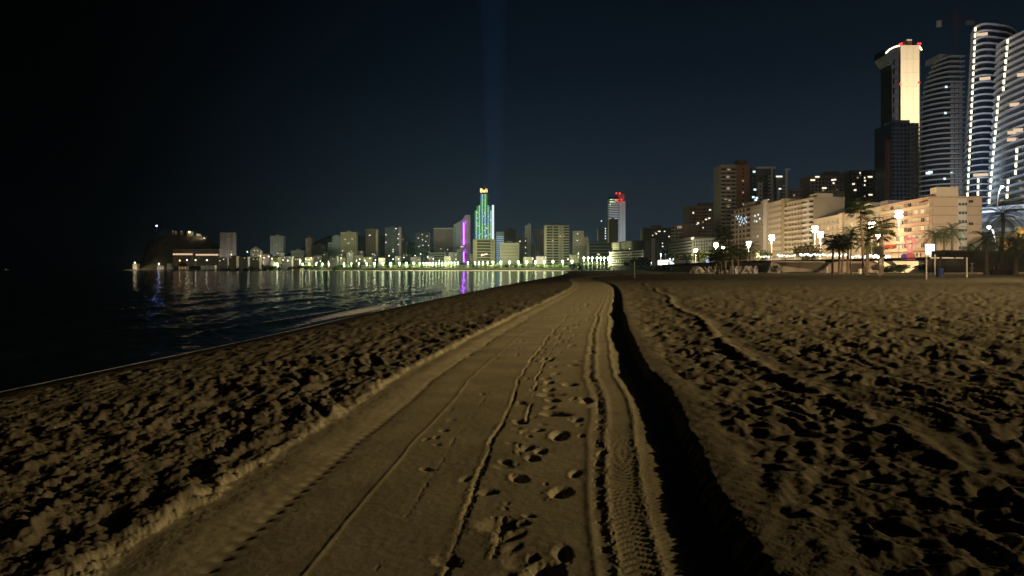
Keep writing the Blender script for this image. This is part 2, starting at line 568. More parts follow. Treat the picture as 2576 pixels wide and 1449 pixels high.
def sand_material():
    m = bpy.data.materials.new('beach_sand')
    m.use_nodes = True
    n = m.node_tree
    b = n.nodes['Principled BSDF']
    b.inputs['Specular IOR Level'].default_value = 0.25
    co = n.nodes.new('ShaderNodeTexCoord')
    def noise(scale, det=6):
        t = n.nodes.new('ShaderNodeTexNoise')
        t.inputs['Scale'].default_value = scale
        t.inputs['Detail'].default_value = det
        n.links.new(co.outputs['Object'], t.inputs['Vector'])
        return t.outputs['Fac']
    rp_ = n.nodes.new('ShaderNodeValToRGB')
    rp_.color_ramp.elements[0].position = 0.32
    rp_.color_ramp.elements[0].color = (0.098, 0.084, 0.049, 1)
    rp_.color_ramp.elements[1].position = 0.68
    rp_.color_ramp.elements[1].color = (0.137, 0.119, 0.072, 1)
    n.links.new(noise(1.3), rp_.inputs[0])
    gr = n.nodes.new('ShaderNodeMapRange')
    gr.inputs['From Min'].default_value = 0.3
    gr.inputs['From Max'].default_value = 0.7
    gr.inputs['To Min'].default_value = 0.8
    gr.inputs['To Max'].default_value = 1.18
    n.links.new(noise(90, 3), gr.inputs['Value'])
    mx = n.nodes.new('ShaderNodeMix')
    mx.data_type, mx.blend_type = 'RGBA', 'MULTIPLY'
    mx.inputs['Factor'].default_value = 1
    n.links.new(rp_.outputs[0], mx.inputs['A'])
    n.links.new(gr.outputs[0], mx.inputs['B'])
    # track painted paler than the loose sand, standing in for its stronger light
    pk = n.nodes.new('ShaderNodeAttribute')
    pk.attribute_name = 'lit_track'
    pm = n.nodes.new('ShaderNodeMix')
    pm.data_type, pm.blend_type = 'RGBA', 'MULTIPLY'
    pm.inputs['B'].default_value = (2.65, 2.7, 2.6, 1)
    n.links.new(pk.outputs['Fac'], pm.inputs['Factor'])
    n.links.new(mx.outputs['Result'], pm.inputs['A'])
    at = n.nodes.new('ShaderNodeAttribute')
    at.attribute_name = 'wet'
    wx = n.nodes.new('ShaderNodeMix')
    wx.data_type = 'RGBA'
    wx.inputs['B'].default_value = (0.060, 0.044, 0.026, 1)
    n.links.new(at.outputs['Fac'], wx.inputs['Factor'])
    n.links.new(pm.outputs['Result'], wx.inputs['A'])
    n.links.new(wx.outputs['Result'], b.inputs['Base Color'])
    ro = n.nodes.new('ShaderNodeMapRange')
    ro.inputs['To Min'].default_value = 0.95
    ro.inputs['To Max'].default_value = 0.5
    n.links.new(at.outputs['Fac'], ro.inputs['Value'])
    n.links.new(ro.outputs[0], b.inputs['Roughness'])
    bp = n.nodes.new('ShaderNodeBump')
    bp.inputs['Strength'].default_value = 0.12
    bp.inputs['Distance'].default_value = 0.02
    n.links.new(noise(26, 8), bp.inputs['Height'])
    n.links.new(bp.outputs['Normal'], b.inputs['Normal'])
    return m

SAND = sand_material()
# rows by distance, columns by bearing: fine near the walker, coarse far off, wider than any view
inv = np.concatenate([np.linspace(1 / 2.3, 1 / 300.0, 640), 1 / np.array([330, 380, 450, 540, 650, 800, 950, 1150.0])])
dist = 1 / inv
core = np.linspace(-0.86, 0.86, 1180)
side = np.array([1.0, 1.25, 1.7, 2.4, 3.6, 6.0, 10, 18])
colr = np.concatenate([-side[::-1], core, side])
DD_, CC_ = np.meshgrid(dist, colr, indexing='ij')
XX, YY = DD_ * CC_, DD_
XX = np.clip(XX, -260, 700)
cellw = np.abs(DD_) * 0.00146 * np.maximum(1.0, np.sqrt(np.abs(DD_) * 0.00051 / 0.00146)) * np.where(np.abs(CC_) > 0.87, 60, 1)
ZZ, WW, KK = sand_height(XX.ravel(), YY.ravel(), cellw.ravel())
sand = grid_mesh('sand', XX, YY, ZZ.reshape(XX.shape), SAND, WW.reshape(XX.shape), KK.reshape(XX.shape))
sand['label'] = 'trodden beach sand with a wheel track running along the shore'
# the beach behind the walker
bx, by = np.meshgrid(np.linspace(-45, 130, 360), np.linspace(-60, 2.3, 130), indexing='xy')
bz, bw, bk = sand_height(bx.ravel(), by.ravel(), np.full(bx.size, 0.4))
grid_mesh('sand', bx, by, bz.reshape(bx.shape), SAND, bw.reshape(bx.shape), bk.reshape(bx.shape))

# ---------------------------------------------------------------- the sea
def water_material():
    m = bpy.data.materials.new('sea_water')
    m.use_nodes = True
    n = m.node_tree
    b = n.nodes['Principled BSDF']
    b.inputs['Base Color'].default_value = (0.003, 0.006, 0.008, 1)
    b.inputs['Roughness'].default_value = 0.08
    b.inputs['IOR'].default_value = 1.333
    co = n.nodes.new('ShaderNodeTexCoord')
    mp = n.nodes.new('ShaderNodeMapping')
    mp.inputs['Scale'].default_value = (0.28, 1.0, 1.0)
    mp.inputs['Rotation'].default_value = (0, 0, R(14))
    n.links.new(co.outputs['Object'], mp.inputs['Vector'])
    t1 = n.nodes.new('ShaderNodeTexNoise')
    t1.inputs['Scale'].default_value = 0.55
    t1.inputs['Detail'].default_value = 5
    t1.inputs['Distortion'].default_value = 0.6
    n.links.new(mp.outputs[0], t1.inputs['Vector'])
    bp = n.nodes.new('ShaderNodeBump')
    bp.inputs['Strength'].default_value = 0.6
    bp.inputs['Distance'].default_value = 0.16
    n.links.new(t1.outputs['Fac'], bp.inputs['Height'])
    n.links.new(bp.outputs['Normal'], b.inputs['Normal'])
    return m

WATER = water_material()
wd = 1 / np.concatenate([np.linspace(1 / 6.0, 1 / 420.0, 420), 1 / np.array([500, 600, 750, 950, 1200, 1600, 2200, 3200, 5000, 9000.0])])
wc = np.concatenate([-np.array([12, 6, 3.5, 2.2, 1.5, 1.1]), np.linspace(-0.9, 0.14, 420)])
WD, WC = np.meshgrid(wd, wc, indexing='ij')
WX, WY = np.maximum(WD * WC, -9200), WD
so = shore_x(np.minimum(WY, 1150)) - WX                 # metres out from the edge
amp = 0.042 * np.exp(-np.maximum(WD * 0.0025 - 0.12, 0) * 3) * (WD < 420)
ph = so * 1.0 + 0.9 * sample(M_lump, WX.ravel() * .05, WY.ravel() * .03, np.full(WX.size, 3)).reshape(WX.shape)
wav = amp * (np.sin(2 * np.pi * ph / 5.2) + 0.6 * np.sin(2 * np.pi * ph / 2.9 + 1.0 + WY * 0.05)) + amp * 0.55 * sample(M_lump, WX.ravel() * .16, WY.ravel() * .09, np.full(WX.size, 1)).reshape(WX.shape)
# one low breaker close in
brk = 0.16 * np.exp(-((so - 2.6 - 0.7 * np.sin(WY * .11)) / 0.42) ** 2) * (0.5 + 0.5 * np.sin(WY * 0.16 + 2.0)) * (WY < 120)
WZ = SEA + 0.02 + wav * sstep(0.0, 3.0, so) + brk
sea = grid_mesh('sea_water', WX, WY, WZ, WATER)
# the rest of the sea behind and to the side
wb = MB()
wb.add([(-3000, -200, SEA), (-14, -200, SEA), (-11.5, 5.9, SEA), (-72, 5.9, SEA), (-3000, 5.9, SEA)], [(0, 1, 2, 3, 4)])
o = wb.build('sea_water', WATER)
o['kind'] = 'structure'

# foam lines where the water runs out on the sand
def foam_material():
    m = bpy.data.materials.new('sea_foam')
    m.use_nodes = True
    n = m.node_tree
    b = n.nodes['Principled BSDF']
    b.inputs['Base Color'].default_value = (0.62, 0.63, 0.64, 1)
    b.inputs['Roughness'].default_value = 0.8
    co = n.nodes.new('ShaderNodeTexCoord')
    t = n.nodes.new('ShaderNodeTexNoise')
    t.inputs['Scale'].default_value = 3.0
    t.inputs['Detail'].default_value = 9
    t.inputs['Roughness'].default_value = 0.75
    n.links.new(co.outputs['Object'], t.inputs['Vector'])
    at = n.nodes.new('ShaderNodeAttribute')
    at.attribute_name = 'wet'
    sm = n.nodes.new('ShaderNodeMath')
    sm.operation = 'ADD'
    n.links.new(t.outputs['Fac'], sm.inputs[0])
    n.links.new(at.outputs['Fac'], sm.inputs[1])
    r = n.nodes.new('ShaderNodeMapRange')
    r.inputs['From Min'].default_value = 0.88
    r.inputs['From Max'].default_value = 1.25
    n.links.new(sm.outputs[0], r.inputs['Value'])
    n.links.new(r.outputs[0], b.inputs['Alpha'])
    return m

FOAM = foam_material()
def foam(y0, y1, off, width, dens, dz, seed, n=420):
    """a strip of froth lying at off metres seaward of the edge"""
    r = np.random.RandomState(seed)
    iy = np.linspace(1 / y0, 1 / y1, n)
    y = 1 / iy
    wl = np.interp(y, np.linspace(y0, y1, 40), np.convolve(r.randn(44), np.ones(5) / 5, 'valid'))
    o_ = off(y) + 0.12 * wl
    w_ = width(y)
    k = np.linspace(-1, 1, 9)
    Yg, Kg = np.meshgrid(y, k, indexing='ij')
    Xg = shore_x(Yg) - (o_[:, None] - Kg * w_[:, None])
    Zg = np.maximum(beach_z(Xg, Yg), SEA) + dz + 0.03 * (1 - Kg ** 2)
    D_ = (dens(y)[:, None]) * (1 - Kg ** 2) ** 0.7 * (0.75 + 0.35 * np.clip(Kg, -1, 1))
    fo = grid_mesh('foam', Xg, Yg, Zg, FOAM, D_)
    fo['kind'] = 'stuff'
    return fo
foam(8.0, 60, lambda y: -0.25 + 0 * y, lambda y: 0.28 + 0.0 * y, lambda y: 0.85 + 0.15 * np.sin(y * .45), 0.012, 1)
foam(14, 70, lambda y: 0.55 + 0.25 * np.sin(y * .21), lambda y: 0.45 + 0.3 * np.sin(y * .17 + .6) ** 2, lambda y: 0.42 + 0.3 * np.sin(y * .13 + 2.6), 0.045, 2)
foam(26, 62, lambda y: 0.9 + 0.012 * (y - 30), lambda y: 0.25 + 1.0 * np.exp(-((y - 43) / 9) ** 2), lambda y: 0.2 + 0.75 * np.exp(-((y - 43) / 10) ** 2), 0.07, 3)
foam(20, 110, lambda y: 2.3 + 0.7 * np.sin(y * .11), lambda y: 0.28 + 0 * y, lambda y: 0.30 + 0.30 * np.sin(y * 0.16 + 2.0), 0.19, 4)
# ================================================================ land behind the beach
asphalt = mat('promenade_paving', (0.26, 0.22, 0.18), 0.8, 0.15, 0.15)
earth = mat('hill_earth', (0.115, 0.098, 0.060), 0.95, 0.5, 0.02, 0.4, 0.3)
town_dark = mat('town_ground', (0.075, 0.075, 0.055), 0.9, 0.4, 0.02)
WALL_LINE = [(2900, 118), (2700, 130), (2380, 150), (2345, 165), (2260, 185), (2180, 200), (2050, 215), (1940, 235), (1760, 300), (1690, 380), (1640, 520), (1585, 800), (1500, 1150)]
wl = [(PX(x, D), D) for x, D in WALL_LINE]
b = MB()
n_ = len(wl)
vs = [(x + 2.5, y, 4.6) for x, y in wl] + [(760, y, 5.0) for x, y in wl]
b.add(vs, [(i, n_ + i, n_ + i + 1, i + 1) for i in range(n_ - 1)])
o = b.build('promenade', asphalt)
o['kind'] = 'structure'

# far shore: beach, sea wall, rising town
far_edge = smooth_interp([-720, -560, -300, 0, 80, 150, 760], [1500, 1440, 1300, 1200, 1160, 1152, 1152])
def far_z(x, y):
    s = y - far_edge(x)
    z = np.where(s < 26, -0.95 + 0.05 * s, 0.4)
    z = np.where(s >= 26, 3.2 + 0.008 * (s - 26), z)
    hill = 26 * np.exp(-((x + 330) / 190.0) ** 2) * sstep(60, 420, s) + 9 * sstep(120, 700, s)
    return z + hill
gx = np.linspace(-700, 760, 120)
gs = np.array([-6, 0, 6, 14, 22, 25.9, 26.1, 40, 70, 110, 160, 230, 320, 430, 560, 760, 1100, 1800, 3000], float)
GX, GS = np.meshgrid(gx, gs, indexing='xy')
GY = far_edge(GX) + GS
GZ = far_z(GX, GY)
k = 6
grid_mesh('far_beach', GX[:k], GY[:k], GZ[:k], mat('far_sand', (0.40, 0.33, 0.22), 0.9, 0.1, 0.05))
grid_mesh('town_ground', GX[k - 1:], GY[k - 1:], GZ[k - 1:], town_dark)
def FZ(x, y):
    return float(far_z(np.array([x], float), np.array([y], float))[0])

# headland on the left
hx, hy = np.meshgrid(np.linspace(0, 1, 150), np.linspace(0, 1, 70), indexing='xy')
ridge_px = [(300, 678), (322, 672), (332, 660), (340, 640), (347, 612), (356, 596), (372, 583), (386, 574), (400, 573), (430, 579), (480, 584), (512, 592), (530, 606), (548, 624), (575, 640), (610, 652), (680, 664)]
rx_ = np.array([p[0] for p in ridge_px], float)
rz_ = np.array([p[1] for p in ridge_px], float)
HD = 1560.0
xp = 300 + hx * 380
top_z = CAMZ + (HY - np.interp(xp, rx_, rz_)) / F * HD
rn = spectral(256, 300, 8, 70, 1.0, 1.0, 31)
prof_y = np.where(hy < 0.5, sstep(0, 0.5, hy) ** 0.8, 1 - sstep(0.5, 1.0, hy))
HXX = PX(xp, HD) * (0.93 + 0.14 * hy)
HYY = 1425 + hy * 280 + 40 * (1 - hx)
nz_ = rn[(np.abs(HXX * 0.85).astype(int)) % 256, (HYY * 0.85).astype(int) % 256]
HZZ = -1.5 + (top_z + 1.5) * prof_y + nz_ * 2.0 * prof_y * (1 - 0.6 * prof_y)
grid_mesh('headland_hill', HXX, HYY, HZZ, earth)
# low ridge of hills behind the town
ridge2 = [(600, 655), (740, 640), (800, 612), (835, 592), (870, 588), (905, 596), (960, 592), (1010, 606), (1090, 618), (1160, 628), (1400, 640), (1700, 636), (1900, 640)]
r2 = np.array(ridge2, float)
hx, hy = np.meshgrid(np.linspace(600, 1900, 120), np.linspace(0, 1, 16), indexing='xy')
D2 = 2900.0
tz = CAMZ + (HY - np.interp(hx, r2[:, 0], r2[:, 1])) / F * D2
pr = np.sin(np.pi * np.clip(hy, 0, 1)) ** 0.8
grid_mesh('back_hills', PX(hx, D2), D2 - 400 + 800 * hy, -5 + (tz + 5) * pr, earth)

# ================================================================ building kit
W = {
    'cream': mat('cream_render', (0.47, 0.42, 0.33), 0.85, 0.10, 0.12),
    'beige': mat('beige_render', (0.40, 0.34, 0.26), 0.85, 0.12, 0.12),
    'brown': mat('brown_render', (0.26, 0.185, 0.14), 0.85, 0.14, 0.12),
    'darkbrown': mat('dark_brown_render', (0.15, 0.115, 0.095), 0.85, 0.15, 0.12),
    'brick': mat('brick_red_wall', (0.30, 0.155, 0.105), 0.85, 0.12, 0.2),
    'olive': mat('olive_render', (0.33, 0.29, 0.19), 0.85, 0.12, 0.12),
    'grey': mat('grey_render', (0.24, 0.23, 0.22), 0.85, 0.12, 0.12),
    'darkgrey': mat('dark_grey_cladding', (0.10, 0.105, 0.12), 0.6, 0.15, 0.12),
    'white': mat('white_render', (0.66, 0.63, 0.58), 0.8, 0.07, 0.12),
    'bluewhite': mat('cool_white_cladding', (0.50, 0.56, 0.60), 0.7, 0.08, 0.12),
    'mauve': mat('mauve_render', (0.36, 0.28, 0.28), 0.85, 0.1, 0.12),
    'pink': mat('salmon_render', (0.50, 0.385, 0.285), 0.85, 0.08, 0.12),
    'pinkdark': mat('terracotta_parapet', (0.44, 0.29, 0.22), 0.85, 0.1, 0.2),
    'pale': mat('pale_sand_render', (0.55, 0.47, 0.36), 0.85, 0.08, 0.12),
    'glassdark': mat('dark_window_glass', (0.018, 0.022, 0.03), 0.18, 0.1, 0.3, spec=0.5),
    'glassblue': mat('blue_black_curtain_wall', (0.012, 0.018, 0.035), 0.2, 0.15, 0.1, spec=0.5),
    'shadow': mat('loggia_shade_paint', (0.055, 0.048, 0.042), 0.85, 0.2, 0.3),  # shade of the balcony recesses put into a dark colour
    'frame': mat('window_frame_white', (0.55, 0.52, 0.47), 0.6, 0.05, 1),
    'shutter': mat('window_shutter', (0.40, 0.36, 0.30), 0.7, 0.1, 1),
    'slab': mat('balcony_slab_white', (0.74, 0.75, 0.77), 0.6, 0.04, 0.2),
    'slabgrey': mat('balcony_slab_grey', (0.42, 0.41, 0.40), 0.7, 0.06, 0.2),
    'metal': mat('painted_steel', (0.35, 0.33, 0.30), 0.45, 0.1, 1, metallic=0.4),
    'awning': mat('red_awning', (0.45, 0.09, 0.06), 0.8, 0.1, 1),
    'gold': mat('pale_stone_panel', (0.60, 0.53, 0.40), 0.7, 0.07, 0.05),
}
E = {
    'warm': emi('lit_window_warm', (1.0, 0.72, 0.36), 1.0),
    'white': emi('lit_window_white', (1.0, 0.88, 0.68), 1.25),
    'cool': emi('lit_window_cool', (0.68, 0.88, 1.0), 1.5),
    'dim': emi('lit_window_dim', (1.0, 0.72, 0.50), 0.30),
    'green': emi('lit_window_greenish', (0.65, 1.0, 0.45), 1.3),
    'red': emi('red_obstruction_light', (1.0, 0.02, 0.02), 5.0),
    'led': emi('led_strip', (1.0, 0.93, 0.62), 3.2),
}
rb = random.Random(5)
_wmesh = {}
def window_mesh(w, h, pane, framed, key):
    k = (round(w, 2), round(h, 2), key, framed)
    if k in _wmesh:
        return _wmesh[k]
    b = MB()
    b.box(-w / 2, w / 2, -0.10, 0.15, 0, h, 0)
    if framed:
        t = 0.09
        b.box(-w / 2 - t, w / 2 + t, -0.22, 0.1, -t, 0, 1)
        b.box(-w / 2 - t, w / 2 + t, -0.20, 0.1, h, h + t, 1)
        b.box(-w / 2 - t, -w / 2, -0.18, 0.1, 0, h, 1)
        b.box(w / 2, w / 2 + t, -0.18, 0.1, 0, h, 1)
        b.box(-0.03, 0.03, -0.17, -0.08, 0, h, 1)
    _wmesh[k] = b.mesh('window', [pane, W['frame']])
    return _wmesh[k]

def put_windows(par, side, w, d, z0, H, nf, nb, ww, wh, lit=0.0, litset=('warm', 'white'), framed=False, margin=0.04, pane='glassdark', skip=None, span=(0, 1), sill=0.35, cap=290):
    """side: front (y=0), left (x=0), right (x=w)"""
    fh = H / nf
    L_ = w if side == 'front' else d
    a, e = L_ * (span[0] + margin), L_ * (span[1] - margin)
    n = 0
    for i in range(nf):
        for j in range(nb):
            if n >= cap:
                return
            if skip and skip(i, j):
                continue
            q = a + (e - a) * (j + 0.5) / nb
            z = z0 + fh * i + fh * sill * 0.75
            on = rb.random() < lit
            key = rb.choice(litset) if on else pane
            me = window_mesh(ww, wh, E[key] if on else W[pane], framed, key)
            if side == 'front':
                inst('window', me, par, (q, 0, z))
            elif side == 'left':
                inst('window', me, par, (0, q, z), (0, 0, R(-90)))
            else:
                inst('window', me, par, (w, q, z), (0, 0, R(90)))
            n += 1

def put_bands(par, w, z0, H, nf, wall, x0=0.0, x1=1.0, out_=1.1, ph=0.95, dark='shadow', name='balcony', bays=0, side='front', d=0):
    """one balcony a floor with a dark panel painted as recess shade behind it"""
    fh = H / nf
    xa, xb = (w * x0, w * x1) if side == 'front' else (d * x0, d * x1)
    b = MB()
    b.box(xa, xb, -out_, -0.02, -0.12, 0.04, 0)
    b.box(xa, xb, -out_, -out_ + 0.14, 0.04, ph, 0)
    b.box(xa, xa + 0.14, -out_ + 0.14, -0.02, 0.04, ph, 0)
    b.box(xb - 0.14, xb, -out_ + 0.14, -0.02, 0.04, ph, 0)
    bm_ = b.mesh(name, wall)
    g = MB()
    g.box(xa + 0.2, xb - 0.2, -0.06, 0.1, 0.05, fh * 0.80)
    gm = g.mesh('loggia_shade', W[dark])
    rot = (0, 0, 0) if side == 'front' else (0, 0, R(-90))
    for i in range(nf):
        z = z0 + fh * i + fh * 0.1
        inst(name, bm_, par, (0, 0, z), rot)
        inst('loggia_shade', gm, par, (0, 0, z), rot)
        for k in range(bays):
            if k == 0:
                pb = MB()
                for q in range(1, bays):
                    xx = xa + (xb - xa) * q / bays
                    pb.box(xx - 0.12, xx + 0.12, -out_ + 0.16, -0.02, 0.05, fh * 0.88)
                if bays > 1:
                    pb.build('party_screen', wall, par, (0, 0, z), rot)

def body(par, w, d, H, wall, roof=True, name='wall'):
    MB().box(0, w, 0, d, -6, H).build(name, wall, par)
    if roof:
        r = MB()
        r.box(-0.12, w + 0.12, -0.12, 0.2, H + 0.002, H + 0.75)
        r.box(-0.12, w + 0.12, d - 0.2, d + 0.12, H + 0.002, H + 0.75)
        r.box(-0.12, 0.2, 0.2, d - 0.2, H + 0.002, H + 0.75)
        r.box(w - 0.2, w + 0.12, 0.2, d - 0.2, H + 0.002, H + 0.75)
        r.build('roof_parapet', wall, par)

def roofbox(par, x0, x1, y0, y1, H, h, wall, name='roof_hut'):
    MB().box(x0, x1, y0, y1, H + 0.004, H + h).build(name, wall, par)

def lit_spots(par, pts, key='white', w=1.6, h=1.5, yoff=-0.14, name='lit_window'):
    """single lit windows where the photograph shows them: (x, z) on the front"""
    me = MB().box(-w / 2, w / 2, -0.12, 0.1, 0, h).mesh(name, E[key])
    for x, z in pts:
        inst(name, me, par, (x, yoff, z))

class Bld:
    """front facade between two surveyed corners, going back by depth"""
    def __init__(self, name, label, x0, x1, ytop, D, D1=None, depth=18, base=None, cat='building', group=None, hD=None):
        D1 = D1 or D
        A, B = Vector((PX(x0, D), D)), Vector((PX(x1, D1), D1))
        self.w = (B - A).length
        self.d = depth
        if base is None:
            base = min(FZ(A.x, D), FZ(B.x, D1)) if D > 1150 else 4.8
        self.base = base
        self.H = PZ(ytop, hD or D1) - base
        self.o = empty(name, (A.x, A.y, base), math.atan2(B.y - A.y, B.x - A.x), label, cat, group)
        self.D, self.A, self.B = D, A, B

    def loc(self, x, y):
        """survey point on the front, as local x, z"""
        dx, dy = (self.B - self.A).normalized()
        k = (x - CX) / F
        # intersect bearing with the facade line
        t = (k * self.A.y - self.A.x) / (dx - k * dy)
        Dh = self.A.y + dy * t
        return t, PZ(y, Dh) - self.base

    def spots(self, pts, key='white', w=1.6, h=1.5):
        q = [self.loc(x, y) for x, y in pts]
        lit_spots(self.o, [(a, z - h / 2) for a, z in q], key, w, h)
# ---------------------------------------------------------------- night air: thin sea haze that catches the lamps
hm = bpy.data.materials.new('night_air')
hm.use_nodes = True
n = hm.node_tree
n.nodes.clear()
oo = n.nodes.new('ShaderNodeOutputMaterial')
pv = n.nodes.new('ShaderNodeVolumePrincipled')
pv.inputs['Color'].default_value = (0.60, 0.85, 1.0, 1)
pv.inputs['Density'].default_value = 0.00003
pv.inputs['Anisotropy'].default_value = 0.8
n.links.new(pv.outputs[0], oo.inputs['Volume'])
hz = MB().box(-9600, 2600, -400, 9600, -8, 730).build('haze', hm)
hz['kind'] = 'stuff'
# ================================================================ far towers, from the headland to the terraces on the right
def simple(name, label, x0, x1, ytop, D, wall, depth=16, nf=None, nb=5, ww=1.5, wh=1.4, lit=0.03, litset=('dim', 'dim', 'warm'), win=True, yaw=None, sidewin=True, pane='glassdark', cat='tower block', bands=None, hut=True, roof=True):
    D1 = D if yaw is None else D + yaw
    t = Bld(name, label, x0, x1, ytop, D, D1, depth, cat=cat)
    body(t.o, t.w, depth, t.H, W[wall], roof)
    nf = nf or max(3, int(t.H / 3.1))
    if bands:
        put_bands(t.o, t.w, 3, t.H - 3.5, nf, W[bands], 0.03, 0.97, 1.0)
    elif win:
        put_windows(t.o, 'front', t.w, depth, 2.5, t.H - 3.5, nf, nb, ww, wh, lit, litset, pane=pane)
    if hut:
        roofbox(t.o, t.w * .35, t.w * .65, depth * .3, depth * .7, t.H, 4.0, W[wall])
    return t

t = simple('slab_tower', 'tall brown slab tower standing beside the dark headland', 553, 587, 586, 1480, 'mauve', nb=4, nf=14, hut=False)
MB().box(t.w * .62, t.w * .66, -0.35, -0.02, 0, t.H).build('facade_fin', W['cream'], t.o)
t = Bld('gabled_block', 'small pale pink block with a sloping roof line, two lights on its front', 630, 655, 625, 1420, depth=14, cat='block')
b = MB()
H_ = t.H
b.add([(0, 0, -5), (t.w, 0, -5), (t.w, 14, -5), (0, 14, -5), (0, 0, H_ * .93), (t.w * .45, 0, H_ * 1.08), (t.w, 0, H_ * .9), (0, 14, H_ * .93), (t.w * .45, 14, H_ * 1.08), (t.w, 14, H_ * .9)],
      [(0, 1, 6, 5, 4), (2, 3, 7, 8, 9), (1, 2, 9, 6), (3, 0, 4, 7), (4, 5, 8, 7), (5, 6, 9, 8), (3, 2, 1, 0)])
b.build('wall', W['pale'], t.o)
put_windows(t.o, 'front', t.w, 14, 2, H_ * .75, 5, 4, 1.6, 1.4)
t.spots([(640, 630), (648, 630), (637, 641), (650, 642)], 'white', 1.6, 1.3)
t = simple('grey_tower', 'grey slab tower with a paler roof edge above the hillside villas', 680, 712, 594, 1500, 'grey', nb=4, nf=16)
t.spots([(693, 618), (697, 614), (703, 632)], 'dim', 2.2, 1.6)
t = simple('low_grey_block', 'low grey block half hidden beside the narrow brown tower', 732, 764, 631, 1500, 'grey', nf=4, nb=7, cat='block')
t = simple('narrow_tower', 'narrow brown tower with faint lit column of windows', 768, 783, 600, 1520, 'brown', nb=3, nf=15)
t.spots([(773, 605), (773, 612), (772, 619), (775, 626), (771, 630)], 'dim', 1.8, 1.4)
t = simple('hillside_block', 'dim reddish block on the slope with scattered faint windows', 783, 822, 617, 1560, 'darkbrown', nf=7, nb=7, lit=.10, litset=('dim',), cat='block')
t = Bld('stepped_block', 'stepped pale blue block without lit windows', 825, 858, 594, 1540, depth=16, cat='block')
MB().prism([(0, 0), (t.w * .34, 0), (t.w * .34, 16), (0, 16)], -5, t.H * .78).build('lower_wall', W['bluewhite'], t.o)
MB().prism([(t.w * .343, -1), (t.w, -1), (t.w, 16), (t.w * .343, 16)], -5, t.H).build('wall', W['bluewhite'], t.o)
roofbox(t.o, t.w * .45, t.w * .8, 4, 12, t.H, 3, W['bluewhite'])
put_windows(t.o, 'front', t.w, 16, 2, t.H * .7, 9, 4, 1.3, 1.2, span=(0, .34))
t = simple('olive_tower', 'broad olive tower with four bright windows and a pale corner strip', 857, 896, 585, 1460, 'olive', nb=6, nf=15)
MB().box(t.w - 1.6, t.w, -0.3, -.02, 0, t.H).build('corner_strip', W['beige'], t.o)
t.spots([(868, 602), (876, 612), (886, 601), (862, 631), (880, 633), (884, 632)], 'white', 1.7, 1.5)
t = simple('pale_edged_tower', 'plain brown tower with one lit window and a pale edge', 920, 951, 577, 1480, 'darkbrown', nb=5, nf=17)
MB().box(t.w * .82, t.w, -0.3, -.02, 0, t.H).build('corner_strip', W['beige'], t.o)
t.spots([(929, 592), (931.5, 591.5)], 'white', 1.8, 1.5)
t = simple('blue_light_tower', 'dark tower with violet roof lights and five bright windows', 968, 1003, 573, 1470, 'darkgrey', nb=5, nf=18)
MB().box(t.w + 0.01, t.w + 4.5, 0, 14, -5, t.H + 1.5).build('pale_wing', W['mauve'], t.o)
t.spots([(971, 590), (971, 610), (1006 - 3, 589), (1001, 600), (1002, 615), (989, 628), (989, 633)], 'white', 2.2, 1.9)
lit_spots(t.o, [(t.loc(996, 573.5)[0], t.H - 2.5)], 'cool', 3.2, 1.6)
t = simple('small_pale_tower', 'small pale tower tucked behind the violet lit tower', 1004, 1022, 594, 1640, 'grey', nb=3, nf=10, hut=False)
t = simple('dotted_tower', 'dark twin tower dotted with small lit windows', 1045, 1082, 586, 1500, 'darkgrey', nb=7, nf=14, lit=.05, litset=('dim',))
t.spots([(1062, 590), (1063, 603), (1071, 607), (1064, 617), (1078, 618), (1052, 599), (1054, 620), (1074, 594)], 'white', 2.0, 1.5)
MB().box(t.w * .93, t.w, -0.3, -.02, 0, t.H).build('corner_strip', W['grey'], t.o)
t = simple('wide_slab', 'wide mauve slab tower with a pale roof line', 1091, 1141, 576, 1520, 'mauve', nb=1, nf=1, win=False, roof=False, hut=False)
MB().box(-.5, t.w + .5, -0.5, 16, t.H + .003, t.H + 2.2).build('roof_edge', W['white'], t.o)
for k in range(1, 9):
    MB().box(t.w * k / 9 - .12, t.w * k / 9 + .12, -0.2, -.02, 0, t.H).build('facade_fin', W['brown'], t.o)
t.spots([(1109, 626), (1126, 628)], 'white', 1.6, 1.4)
t = simple('terraced_block', 'low terraced block with dark loggias in front of the wide mauve slab', 1078, 1120, 636, 1400, 'grey', depth=14, bands='mauve', nf=5, cat='block', hut=False)
t = Bld('slanted_tower', 'pale blue white tower with a slanted stepped top', 1141, 1163, 556, 1500, depth=16, cat='tower block')
MB().box(0, t.w * .28, 0, 16, -5, t.H * .93).build('lower_wall', W['bluewhite'], t.o)
b = MB()
b.add([(t.w * .29, -1, -5), (t.w, -1, -5), (t.w, 16, -5), (t.w * .29, 16, -5), (t.w * .29, -1, t.H * .95), (t.w, -1, t.H * 1.02), (t.w, 16, t.H * 1.02), (t.w * .29, 16, t.H * .95)],
      [(0, 1, 5, 4), (1, 2, 6, 5), (2, 3, 7, 6), (3, 0, 4, 7), (4, 5, 6, 7), (3, 2, 1, 0)])
b.build('wall', W['bluewhite'], t.o)
put_windows(t.o, 'front', t.w, 16, 3, t.H * .85, 22, 2, 1.2, 1.2, span=(.05, .27))
t.spots([(1156, 569)], 'white', 2, 2)
